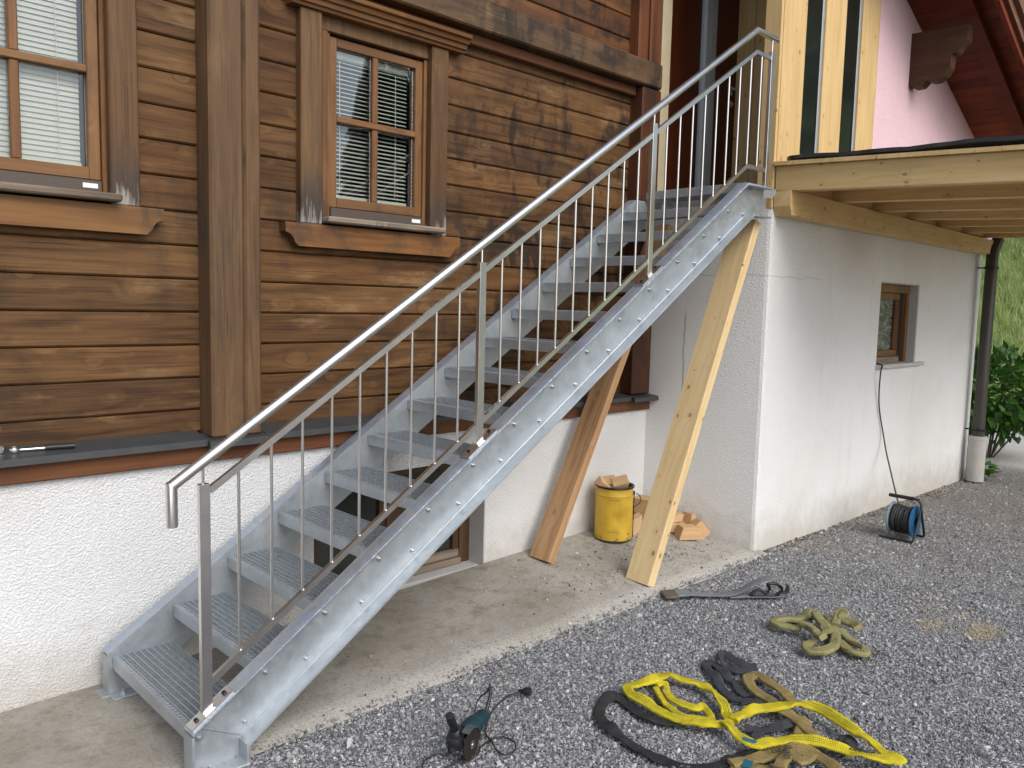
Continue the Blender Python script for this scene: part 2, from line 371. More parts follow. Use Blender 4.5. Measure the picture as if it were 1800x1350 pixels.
M['dark_glass'] = plain('dark_glazing', (0.016, 0.02, 0.015), 0.1, 0.0, 0.2, 3, 0, 0.9)

def concrete():
    t = NT('stained_concrete')
    co = t.obj()
    sp = t.n('ShaderNodeSeparateXYZ'); t.put(sp.inputs[0], co)
    Y = sp.outputs[1]
    n1 = t.noise(co, 1.6, 5.0, 0.62)
    n2 = t.noise(co, 9.0, 5.0, 0.7)
    n3 = t.noise(co, 70.0, 3.0, 0.7)
    c = t.mix(t.step(n1, 0.35, 0.68), (0.265, 0.24, 0.195), (0.36, 0.34, 0.30))
    c = t.mix(t.math('MULTIPLY', t.step(t.math('MULTIPLY_ADD', n1, 1.2, sp.outputs[0]), 2.6, 3.9), 0.7), c, (0.43, 0.41, 0.37))
    c = t.mix(t.math('MULTIPLY', t.step(n2, 0.47, 0.7), 0.6), c, (0.165, 0.14, 0.1))
    n4 = t.noise(co, 30.0, 5.0, 0.75)
    c = t.mix(t.math('MULTIPLY', t.step(n4, 0.5, 0.72), 0.5), c, (0.15, 0.128, 0.095))
    c = t.mix(t.math('MULTIPLY', t.step(n4, 0.28, 0.44, 1.0, 0.0), 0.4), c, (0.46, 0.43, 0.37))
    edge = t.step(t.math('ADD', Y, t.math('MULTIPLY', n2, 0.35)), -0.62, -0.28, 1.0, 0.0)
    c = t.mix(t.math('MULTIPLY', t.math('MULTIPLY', edge, 0.48), t.step(n2, 0.3, 0.6, 0.35, 1.0)), c, (0.5, 0.485, 0.45))
    c = t.mix(t.math('MULTIPLY', t.math('MULTIPLY', edge, t.step(n3, 0.5, 0.68)), 0.55), c, (0.19, 0.18, 0.165))
    scr = t.noise(t.scale(co, (3.0, 40.0, 1.0)), 1.0, 4.0, 0.7)
    c = t.mix(t.math('MULTIPLY', t.step(scr, 0.62, 0.74), 0.45), c, (0.62, 0.6, 0.55))
    spk = t.voro(co, 55.0)
    c = t.mix(t.math('MULTIPLY', t.step(spk, 0.1, 0.2, 1.0, 0.0), 0.4), c, (0.12, 0.1, 0.075))
    c = t.mix(t.math('MULTIPLY', t.step(n3, 0.3, 0.7), 0.3), c, (0.16, 0.13, 0.085))
    return t.done(c, 0.9, normal=t.bump(t.math('MULTIPLY_ADD', n3, 0.6, n2), 0.45, 0.008), spec=0.2)
M['concrete'] = concrete()

def gravel_ground():
    t = NT('crushed_gravel')
    co = t.obj()
    sp = t.n('ShaderNodeSeparateXYZ'); t.put(sp.inputs[0], co)
    X = sp.outputs[0]
    v = t.voro(co, 95.0, out='Color')
    vd = t.voro(co, 95.0)
    vs = t.n('ShaderNodeSeparateColor'); t.put(vs.inputs[0], v)
    g = t.ramp(vs.outputs[0], [(0.0, (0.06, 0.062, 0.07)), (0.45, (0.165, 0.168, 0.18)), (0.8, (0.3, 0.3, 0.31)), (1.0, (0.62, 0.6, 0.57))])
    big = t.noise(co, 1.1, 4.0, 0.6)
    # a dusty, earthier strip along the annex wall and under the canopy
    dust = t.math('MULTIPLY', t.step(t.math('ADD', X, t.math('MULTIPLY', big, 2.0)), 4.6, 8.0), 0.55)
    c = t.mix(dust, g, (0.23, 0.2, 0.165))
    c = t.mix(t.math('MULTIPLY', t.step(big, 0.5, 0.75), 0.25), c, (0.09, 0.085, 0.08))
    road = t.step(t.math('ADD', X, t.math('MULTIPLY', big, 0.8)), 10.3, 11.0)
    c = t.mix(road, c, t.mix(0.6, g, (0.72, 0.69, 0.64)))
    return t.done(c, 0.9, normal=t.bump(t.math('MULTIPLY', vd, -1.0), 0.8, 0.012), spec=0.25)
M['gravel'] = gravel_ground()
def stone_mat(name, earthy=False):
    t = NT(name)
    r = t.rand()
    if earthy:
        c = t.ramp(r, [(0.0, (0.05, 0.045, 0.04)), (0.35, (0.16, 0.14, 0.115)), (0.7, (0.33, 0.3, 0.26)), (1.0, (0.66, 0.63, 0.57))])
    else:
        c = t.ramp(r, [(0.0, (0.105, 0.106, 0.11)), (0.4, (0.225, 0.227, 0.233)), (0.75, (0.335, 0.335, 0.34)), (0.96, (0.44, 0.437, 0.43)), (1.0, (0.64, 0.62, 0.58))])
    nz = t.noise(t.obj(), 3.0, 3.0)
    c = t.mix(1.0, c, t.math('MULTIPLY_ADD', nz, 0.7, 0.65), 'MULTIPLY')
    r2 = t.math('FRACT', t.math('MULTIPLY', r, 57.31))
    c = t.mix(t.math('MULTIPLY', t.step(r2, 0.6, 1.0), 0.5), c, t.mix(1.0, c, (1.12, 0.98, 0.8), 'MULTIPLY'))
    wp = t.n('ShaderNodeNewGeometry').outputs['Position']
    damp = t.noise(wp, 0.9, 5.0, 0.65)          # patches of damp, darker gravel in the yard
    c = t.mix(t.math('MULTIPLY', t.step(damp, 0.5, 0.66), 0.4), c, t.mix(1.0, c, (0.6, 0.58, 0.56), 'MULTIPLY'))
    return t.done(c, 0.75, spec=0.3)
M['stone'] = stone_mat('gravel_stone')
M['stone_earthy'] = stone_mat('dusty_gravel_stone', True)

def sling_mat(name, col, dirt, stripe=True, dirt_amt=0.5):
    t = NT(name)
    uv = t.n('ShaderNodeUVMap').outputs[0]
    sp = t.n('ShaderNodeSeparateXYZ'); t.put(sp.inputs[0], uv)
    U, V = sp.outputs[0], sp.outputs[1]
    co = t.obj()
    nz = t.noise(co, 14.0, 5.0, 0.65)
    c = t.mix(t.math('MULTIPLY', t.step(nz, 0.45, 0.72), dirt_amt), col, dirt)
    wv = t.math('MULTIPLY_ADD', t.math('SINE', t.math('MULTIPLY', V, 900.0)), 0.5, 0.5)
    wr = t.noise(t.scale(uv, (3.0, 16.0, 1.0)), 1.0, 3.0, 0.6)
    if stripe:
        for k in (0.70, 0.75, 0.80):
            d = t.math('ABSOLUTE', t.math('SUBTRACT', U, t.math('MULTIPLY_ADD', t.math('SUBTRACT', wr, 0.5), 0.05, k)))
            c = t.mix(t.math('MULTIPLY', t.step(d, 0.004, 0.011, 1.0, 0.0), t.math('MULTIPLY', t.step(t.noise(t.scale(uv, (0.0, 3.0, 1.0)), 1.0, 1.0), 0.42, 0.56), 0.75)), c, (0.03, 0.026, 0.015))
    h = t.math('ADD', t.math('MULTIPLY', wv, 0.12), wr)
    return t.done(c, 0.8, normal=t.bump(h, 0.8, 0.012), spec=0.2)
M['sl_yellow'] = sling_mat('yellow_webbing', (0.56, 0.46, 0.022), (0.27, 0.21, 0.03), True, 0.55)
M['sl_khaki'] = sling_mat('khaki_webbing', (0.27, 0.2, 0.075), (0.11, 0.085, 0.045), True, 0.6)
M['sl_olive'] = sling_mat('olive_webbing', (0.275, 0.25, 0.11), (0.13, 0.122, 0.06), True, 0.55)
M['sl_black'] = sling_mat('black_webbing', (0.028, 0.027, 0.027), (0.06, 0.055, 0.052), False)
M['sl_grey'] = sling_mat('charcoal_webbing', (0.045, 0.047, 0.053), (0.085, 0.085, 0.09), False)
M['sl_lightgrey'] = sling_mat('grey_webbing', (0.2, 0.21, 0.22), (0.12, 0.12, 0.125), False)

def bucket_mat():
    t = NT('yellow_bucket_paint')
    co = t.obj()
    sp = t.n('ShaderNodeSeparateXYZ'); t.put(sp.inputs[0], co)
    X, Y, Z = sp.outputs
    nz = t.noise(co, 9.0, 5.0, 0.65)
    c = t.mix(t.step(nz, 0.4, 0.75), (0.66, 0.42, 0.035), (0.52, 0.31, 0.03))
    rust = t.noise(co, 26.0, 5.0, 0.7)
    low = t.step(Z, 0.0, 0.09, 0.13, 0.0)
    c = t.mix(t.step(t.math('ADD', rust, low), 0.66, 0.73), c, (0.12, 0.05, 0.02))
    # dashed dark red print lines
    ang = t.math('ARCTAN2', Y, X)
    def line(z0, h, a0, a1, f, col, c):
        m1 = t.math('MULTIPLY', t.math('LESS_THAN', t.math('ABSOLUTE', t.math('SUBTRACT', Z, z0)), h), t.math('GREATER_THAN', ang, a0))
        m1 = t.math('MULTIPLY', m1, t.math('LESS_THAN', ang, a1))
        d = t.math('GREATER_THAN', t.noise(t.scale(co, (f, f, f*2)), 1.0, 2.0), 0.47)
        return t.mix(t.math('MULTIPLY', t.math('MULTIPLY', m1, d), 0.8), c, col)
    c = line(0.312, 0.0045, -2.75, -2.05, 190.0, (0.35, 0.06, 0.015), c)
    c = line(0.075, 0.004, -2.75, -2.2, 190.0, (0.2, 0.12, 0.03), c)
    c = line(0.055, 0.006, -1.65, -1.4, 120.0, (0.05, 0.03, 0.02), c)
    return t.done(c, 0.42, normal=t.bump(nz, 0.15, 0.01), spec=0.5)
M['bucket'] = bucket_mat()

def leaf_mat(name, a, b, trans=0.25):
    t = NT(name)
    r = t.rand()
    nz = t.noise(t.obj(), 6.0, 3.0)
    c = t.mix(t.math('MULTIPLY_ADD', r, 0.6, t.math('MULTIPLY', nz, 0.5)), a, b)
    df = t.n('ShaderNodeBsdfTranslucent'); t.put(df.inputs[0], t.mix(1.0, c, (1.3, 1.5, 0.6), 'MULTIPLY'))
    mx = t.n('ShaderNodeMixShader'); mx.inputs[0].default_value = trans
    t.done(c, 0.45, spec=0.4)
    t.t.links.new(t.b.outputs[0], mx.inputs[1]); t.t.links.new(df.outputs[0], mx.inputs[2])
    out = [n for n in t.t.nodes if n.type == 'OUTPUT_MATERIAL'][0]
    t.t.links.new(mx.outputs[0], out.inputs[0])
    return t.m
M['leaf'] = leaf_mat('shrub_leaf', (0.018, 0.06, 0.011), (0.085, 0.2, 0.035), 0.28)
M['grass'] = leaf_mat('meadow_grass', (0.29, 0.37, 0.14), (0.52, 0.54, 0.31), 0.35)
M['needle'] = leaf_mat('conifer_green', (0.016, 0.042, 0.018), (0.03, 0.07, 0.026), 0.1)
M['bark'] = plain('bark', (0.09, 0.065, 0.045), 0.9, 0, 0.3, 20, 0.5, 0.2)
M['dead_leaf'] = plain('dead_leaf', (0.09, 0.025, 0.018), 0.7, 0, 0.4, 60)
def hill_mat():
    t = NT('meadow_soil')
    co = t.obj()
    c = t.mix(t.noise(co, 0.6, 5.0, 0.65), (0.2, 0.27, 0.09), (0.38, 0.41, 0.2))
    return t.done(c, 0.95, normal=t.bump(t.noise(co, 8.0, 4.0), 0.6, 0.1), spec=0.1)
M['hill'] = hill_mat()

# ---------------------------------------------------------------- geometry helpers
OFF = {}
def thing(name, label, cat, loc=(0, 0, 0), group=None):
    o = bpy.data.objects.new(name, None)
    COL.objects.link(o)
    o.location = loc
    o.empty_display_size = 0.1
    o['label'] = label; o['category'] = cat
    if group: o['group'] = group
    OFF[o.name] = Vector(loc)
    return o
def obj(name, bm, mat, parent=None, smooth=None, label=None):
    """bm holds world coordinates; the mesh is stored relative to the parent's base."""
    off = OFF.get(parent.name, Vector()) if parent else Vector()
    if off.length:
        bmesh.ops.translate(bm, vec=-off, verts=bm.verts)
    bmesh.ops.recalc_face_normals(bm, faces=bm.faces)
    me = bpy.data.meshes.new(name)
    if smooth is not None:
        for f in bm.faces: f.smooth = True
    bm.to_mesh(me); bm.free()
    if smooth is not None:
        me.set_sharp_from_angle(angle=R(smooth))
    o = bpy.data.objects.new(name, me)
    COL.objects.link(o)
    for mm in (mat if isinstance(mat, (list, tuple)) else [mat]):
        me.materials.append(mm)
    if parent:
        o.parent = parent
        OFF[o.name] = off
    if label: o['label'] = label
    return o
def tag(o, label, cat, group=None):
    o['label'] = label; o['category'] = cat
    if group: o['group'] = group
    return o
def kind(o, k):
    o['kind'] = k
    return o
def box(bm, x0, x1, y0, y1, z0, z1, bev=0.0):
    vs = [bm.verts.new(p) for p in ((x0,y0,z0),(x1,y0,z0),(x1,y1,z0),(x0,y1,z0),(x0,y0,z1),(x1,y0,z1),(x1,y1,z1),(x0,y1,z1))]
    fs = [bm.faces.new([vs[i] for i in q]) for q in ((3,2,1,0),(4,5,6,7),(0,1,5,4),(1,2,6,5),(2,3,7,6),(3,0,4,7))]
    if bev:
        es = {e for f in fs for e in f.edges}
        bmesh.ops.bevel(bm, geom=list(es), offset=bev, segments=1, affect='EDGES', profile=0.5)
    return bm
def B(*a):
    return box(bmesh.new(), *a)
def prism(bm, poly, axis, a, b):
    """extrude a polygon given in the two other axes from a to b along axis."""
    def P(p, t):
        return {'y': (p[0], t, p[1]), 'x': (t, p[0], p[1]), 'z': (p[0], p[1], t)}[axis]
    v0 = [bm.verts.new(P(p, a)) for p in poly]
    v1 = [bm.verts.new(P(p, b)) for p in poly]
    n = len(poly)
    bm.faces.new(v0); bm.faces.new(list(reversed(v1)))
    for i in range(n):
        bm.faces.new((v0[i], v1[i], v1[(i+1) % n], v0[(i+1) % n]))
    return bm
def frame_of(d, up):
    d = d.normalized()
    s = d.cross(up)
    if s.length < 1e-4: s = d.cross(Vector((1, 0, 0)))
    s.normalize()
    return d, s, s.cross(d)
def bar(bm, p0, p1, w, h, up=(0, 0, 1), bev=0.0):
    """box beam from p0 to p1: w across (side), h along up."""
    p0, p1 = Vector(p0), Vector(p1)
    d, s, u = frame_of(p1-p0, Vector(up))
    vs = []
    for p in (p0, p1):
        for a, b in ((-1,-1),(1,-1),(1,1),(-1,1)):
            vs.append(bm.verts.new(p + s*a*w/2 + u*b*h/2))
    fs = [bm.faces.new([vs[i] for i in q]) for q in ((0,1,2,3),(7,6,5,4),(0,4,5,1),(1,5,6,2),(2,6,7,3),(3,7,4,0))]
    if bev:
        es = {e for f in fs for e in f.edges}
        bmesh.ops.bevel(bm, geom=list(es), offset=bev, segments=1, affect='EDGES', profile=0.5)
    return bm
def sweep(bm, pts, profile, ups=None, close_ends=True, uvname=None, scales=None):
    """sweep a closed 2D profile (side, up) along pts with a mitred frame."""
    pts = [Vector(p) for p in pts]
    n = len(pts)
    rings = []
    uvl = bm.loops.layers.uv.get(uvname) or bm.loops.layers.uv.new(uvname) if uvname else None
    dist = [0.0]
    for i in range(1, n): dist.append(dist[-1] + (pts[i]-pts[i-1]).length)
    up0 = None
    for i in range(n):
        t0 = (pts[i]-pts[i-1]).normalized() if i > 0 else None
        t1 = (pts[i+1]-pts[i]).normalized() if i < n-1 else None
        t = (t0+t1).normalized() if (t0 is not None and t1 is not None) else (t1 if t0 is None else t0)
        mit = 1.0
        if t0 is not None and t1 is not None:
            mit = 1.0/max(0.35, t.dot(t1))
        if ups is not None:
            up = Vector(ups[i])
        else:
            if up0 is None:
                up0 = Vector((0, 0, 1)) if abs(t.z) < 0.9 else Vector((1, 0, 0))
            up = up0
        s = t.cross(up)
        if s.length < 1e-5: s = t.orthogonal()
        s.normalize(); u = s.cross(t).normalized()
        if ups is None: up0 = u
        # widen along the bend direction only
        bend = None
        if mit > 1.001:
            bend = (t1 - t0).normalized()
        sc = scales[i] if scales else 1.0
        sa, sb = sc if isinstance(sc, tuple) else (sc, sc)
        ring = []
        for a, b in profile:
            o = s*a*sa + u*b*sb
            if bend is not None:
                o = o + bend*(o.dot(bend))*(mit-1.0)
            ring.append(bm.verts.new(pts[i]+o))
        rings.append(ring)
    k = len(profile)
    for i in range(n-1):
        for j in range(k):
            f = bm.faces.new((rings[i][j], rings[i][(j+1) % k], rings[i+1][(j+1) % k], rings[i+1][j]))
            if uvl:
                for lp, (uu, vv) in zip(f.loops, ((j/k, dist[i]), ((j+1)/k, dist[i]), ((j+1)/k, dist[i+1]), (j/k, dist[i+1]))):
                    lp[uvl].uv = (uu, vv)
    if close_ends:
        bm.faces.new(list(reversed(rings[0]))); bm.faces.new(rings[-1])
    return bm
def circ(r, n=12):
    return [(r*math.cos(2*math.pi*i/n), r*math.sin(2*math.pi*i/n)) for i in range(n)]
def tube(bm, pts, r, n=12, ups=None):
    return sweep(bm, pts, circ(r, n), ups)
def spline(pts, step=0.03):
    pts = [Vector(p) for p in pts]
    out = []
    n = len(pts)
    for i in range(n-1):
        p0, p1, p2, p3 = pts[max(i-1, 0)], pts[i], pts[i+1], pts[min(i+2, n-1)]
        m_ = max(2, int((p2-p1).length/step))
        for k in range(m_):
            t = k/m_
            out.append(0.5*((2*p1)+(p2-p0)*t+(2*p0-5*p1+4*p2-p3)*t*t+(3*p1-p0-3*p2+p3)*t**3))
    out.append(pts[-1])
    return out
def lathe(bm, prof, c, axis=(0, 0, 1), n=32):
    """prof: list of (radius, height) along axis from c."""
    ax = Vector(axis).normalized()
    a = ax.orthogonal().normalized(); b = ax.cross(a)
    c = Vector(c)
    rings = []
    for r, h in prof:
        if r < 1e-6:
            rings.append([bm.verts.new(c+ax*h)])
        else:
            rings.append([bm.verts.new(c+ax*h+(a*math.cos(2*math.pi*i/n)+b*math.sin(2*math.pi*i/n))*r) for i in range(n)])
    for r0, r1 in zip(rings, rings[1:]):
        for i in range(n):
            j = (i+1) % n
            if len(r0) == 1 and len(r1) == 1: continue
            if len(r0) == 1: bm.faces.new((r0[0], r1[i], r1[j]))
            elif len(r1) == 1: bm.faces.new((r0[i], r1[0], r0[j]))
            else: bm.faces.new((r0[i], r1[i], r1[j], r0[j]))
    return bm
def copy_obj(o, parent, loc=None):
    c = o.copy()
    COL.objects.link(c)
    c.parent = parent
    if loc is not None: c.location = loc
    OFF[c.name] = OFF.get(parent.name, Vector()) if parent else Vector()
    return c
def slab_z(x, y):
    return 0.13*min(max(x/4.1, 0), 1)*min(max((y+0.87)/1.02, 0), 1.1)

# ================================================================ SETTING
def grid(bm, xs, ys, fz):
    V = [[bm.verts.new((x, y, fz(x, y))) for x in xs] for y in ys]
    for j in range(len(ys)-1):
        for i in range(len(xs)-1):
            bm.faces.new((V[j][i], V[j][i+1], V[j+1][i+1], V[j+1][i]))
    return bm
def ground_z(x, y):
    near = 1.0 if -6 < x < 14 and -8 < y < 1 else 0.0
    und = 0.012*mnoise.noise(Vector((x*1.3, y*1.3, 0)))*near
    fall = -0.055*min(max((x-4.6)/4.0, 0), 1) if x < 14 else -0.055
    return -0.014 + und + fall
xs = [-400, -150, -60, -25, -12] + list(np.arange(-6, 14.01, 0.25)) + [18, 25, 40, 80, 160, 400]
ys = [-400, -150, -60, -25, -12] + list(np.arange(-8, 1.01, 0.25)) + [4, 10, 25, 60, 150, 400]
kind(obj('gravel_yard', grid(bmesh.new(), xs, ys, ground_z), M['gravel'], None, 180), 'structure')

# concrete apron along the wall, thick slab with a ragged outer edge
bm = bmesh.new()
sx = list(np.arange(-3.2, 4.36, 0.06))
rows = []
for x in sx:
    ye = -0.865 + 0.022*mnoise.noise(Vector((x*2.1, 3.3, 0))) + 0.012*mnoise.noise(Vector((x*11, 1.3, 0)))
    yr = [ye-0.012, ye, -0.7, -0.45, -0.2, 0.0, 0.145]
    if x > 4.29: yr = [ye-0.012, ye, -0.84, -0.83, -0.82, -0.81, -0.80]
    rows.append([bm.verts.new((x, y, -0.09 if i == 0 else slab_z(x, y) + 0.004*mnoise.noise(Vector((x*3, y*3, 5))))) for i, y in enumerate(yr)])
for a, b in zip(rows, rows[1:]):
    for i in range(len(a)-1):
        bm.faces.new((a[i], b[i], b[i+1], a[i+1]))
kind(obj('concrete_apron', bm, M['concrete'], None, 180), 'structure')

# the meadow slope across the lane; its unseen south-east part is shaped for reflections
def hill_z(x, y):
    foot = 14.2 + max(0.0, -y-15)*0.48 + 1.2*mnoise.noise(Vector((y*0.08, 0, 0)))
    d = x-foot
    z = 0.66*d if d < 90 else 59.4+0.3*(d-90)
    if y < -1:  # unseen side
        q = min(max((math.degrees(math.atan2(x-4, -y))-50)/8.0, 0), 1)
        z *= 0.16 + 0.84*q*q*(3-2*q)
    return max(-2.5, z) + (0.5*mnoise.noise(Vector((x*0.15, y*0.15, 2))) if d > 1 else 0)
hx = list(np.arange(12.5, 40, 1.2)) + list(np.arange(40, 130, 6)) + [150, 190, 260]
hy = list(np.arange(-140, -20, 8)) + list(np.arange(-20, 30, 1.5)) + list(np.arange(30, 151, 10))
kind(obj('meadow_slope', grid(bmesh.new(), hx, hy, hill_z), M['hill'], None, 180), 'structure')

# ================================================================ CHALET (timber house on a white base)
chalet = thing('chalet', 'old brown timber house front with two windows above a white roughcast base', 'house', (0, 0.2, 0))
WY = 0.15
CX0, CX1, CZ0, CZ1 = 1.12, 2.41, 0.03, 0.80        # cellar window opening
bm = bmesh.new()
for a in ((-3.2, CX0, WY, 0.5, -0.1, 1.05), (CX1, 4.25, WY, 0.5, -0.1, 1.05), (CX0, CX1, WY, 0.5, CZ1, 1.05), (CX0, CX1, WY+0.02, 0.5, -0.1, CZ0)):
    box(bm, *a)
obj('plaster_base', bm, M['plaster'], chalet)
SY = 0.22                                         # siding face
WIN = [(-0.774, 'left'), (1.055, 'right')]        # left edge of each window's casing
WX = 1.0                                           # casing to casing width
wz0, wz1 = 2.20, 3.34
bm = bmesh.new()                                   # wall core behind the planks, with window openings
def core(x0, x1, z0, z1): box(bm, x0, x1, SY+0.028, SY+0.24, z0, z1)
core(-3.2, 4.2, 1.05, wz0); core(-3.2, 4.2, wz1, 4.7)
edges = [-3.2] + [v for w in WIN for v in (w[0]+0.08, w[0]+WX-0.08)] + [4.2]
for i in range(0, len(edges), 2): core(edges[i], edges[i+1], wz0, wz1)
obj('timber_wall', bm, M['dark_post'], chalet)
# horizontal planks, each one its own piece
PITCH, ZJ = 0.1622, 1.251
def plank(x0, x1, z0, z1, mat):
    p = random.uniform(-0.0015, 0.0015)
    b = bmesh.new()
    g = 0.0028
    y0, y1 = SY+p, SY+0.03
    c = 0.008
    prism(b, [(y1, z0+g), (y0+c, z0+g), (y0, z0+g+c), (y0, z1-g-c*0.8), (y0+c, z1-g), (y1, z1-g)], 'x', x0, x1)
    obj('plank', b, mat, chalet)
for k in range(-1, 14):
    z0 = ZJ+PITCH*k; z1 = z0+PITCH
    if k == -1: z0 = 1.135
    if z0 > 3.47: break
    z1 = min(z1, 3.49)
    spans = [(-3.2, 0.515), (0.782, 3.9)]
    if z1 > wz0+0.03 and z0 < 3.40:
        spans = [(-3.2, WIN[0][0]+0.05), (WIN[0][0]+WX-0.05, 0.515), (0.782, WIN[1][0]+0.05), (WIN[1][0]+WX-0.05, 3.9)]
    for s in spans: plank(*s, z0, z1, M['siding'])
for k in range(6):
    z0 = 3.665+PITCH*1.02*k
    plank(0.785, 3.9, z0, z0+PITCH*1.02, M['upper'])
    plank(-3.2, 0.515, z0, z0+PITCH*1.02, M['siding'])
# corner posts and beam
def piece(name, mat, *a, lab=None): return obj(name, B(*a), M[mat], chalet, None, lab)
piece('post', 'post', 0.517, 0.690, 0.08, 0.26, 1.118, 4.7, 0.012)
piece('post', 'post', 0.692, 0.783, 0.083, 0.26, 1.118, 4.7, 0.012)
piece('post', 'dark_post', 3.895, 4.125, 0.10, 0.30, 1.13, 3.483, 0.01)
piece('post', 'dark_post', 3.86, 3.98, 0.13, 0.30, 3.672, 4.7, 0.01)
piece('post', 'dark_post', 3.985, 4.125, 0.115, 0.30, 3.672, 4.7, 0.012)
piece('beam', 'beam', 0.80, 4.105, 0.08, 0.26, 3.485, 3.669, 0.01)
piece('beam', 'beam', -3.2, 0.512, 0.12, 0.26, 3.485, 3.669, 0.01)
piece('trim_strip', 'redbrown', 0.80, 3.892, 0.165, 0.24, 3.415, 3.482, 0.006)
bm = bmesh.new(); lathe(bm, [(0.0, 0.0), (0.013, 0.0), (0.013, 0.006), (0.0, 0.006)], (4.045, 0.076, 3.56), (0, 1, 0), 14)
obj('bolt_hole', bm, M['hole'], chalet)
# skirting board and slate flashing below the planks
piece('skirting_board', 'redbrown', -3.2, 4.16, 0.115, 0.18, 1.0, 1.088, 0.006)
bm = bmesh.new()
for x0, x1, yf, yb in ((-3.2, 0.49, 0.075, 0.235), (0.80, 3.86, 0.075, 0.235)):
    prism(bm, [(yb, 1.15), (yf, 1.118), (yf-0.004, 1.087), (yf+0.012, 1.087), (yf+0.014, 1.108), (yb, 1.135)], 'x', x0, x1)
obj('slate_flashing', bm, M['slate'], chalet)
for x0, x1 in ((0.488, 0.812), (3.862, 4.17)):
    bm = bmesh.new()
    prism(bm, [(0.2, 1.132), (0.045, 1.112), (0.04, 1.078), (0.056, 1.078), (0.06, 1.1), (0.2, 1.118)], 'x', x0, x1)
    obj('flashing_apron', bm, M['slate'], chalet)

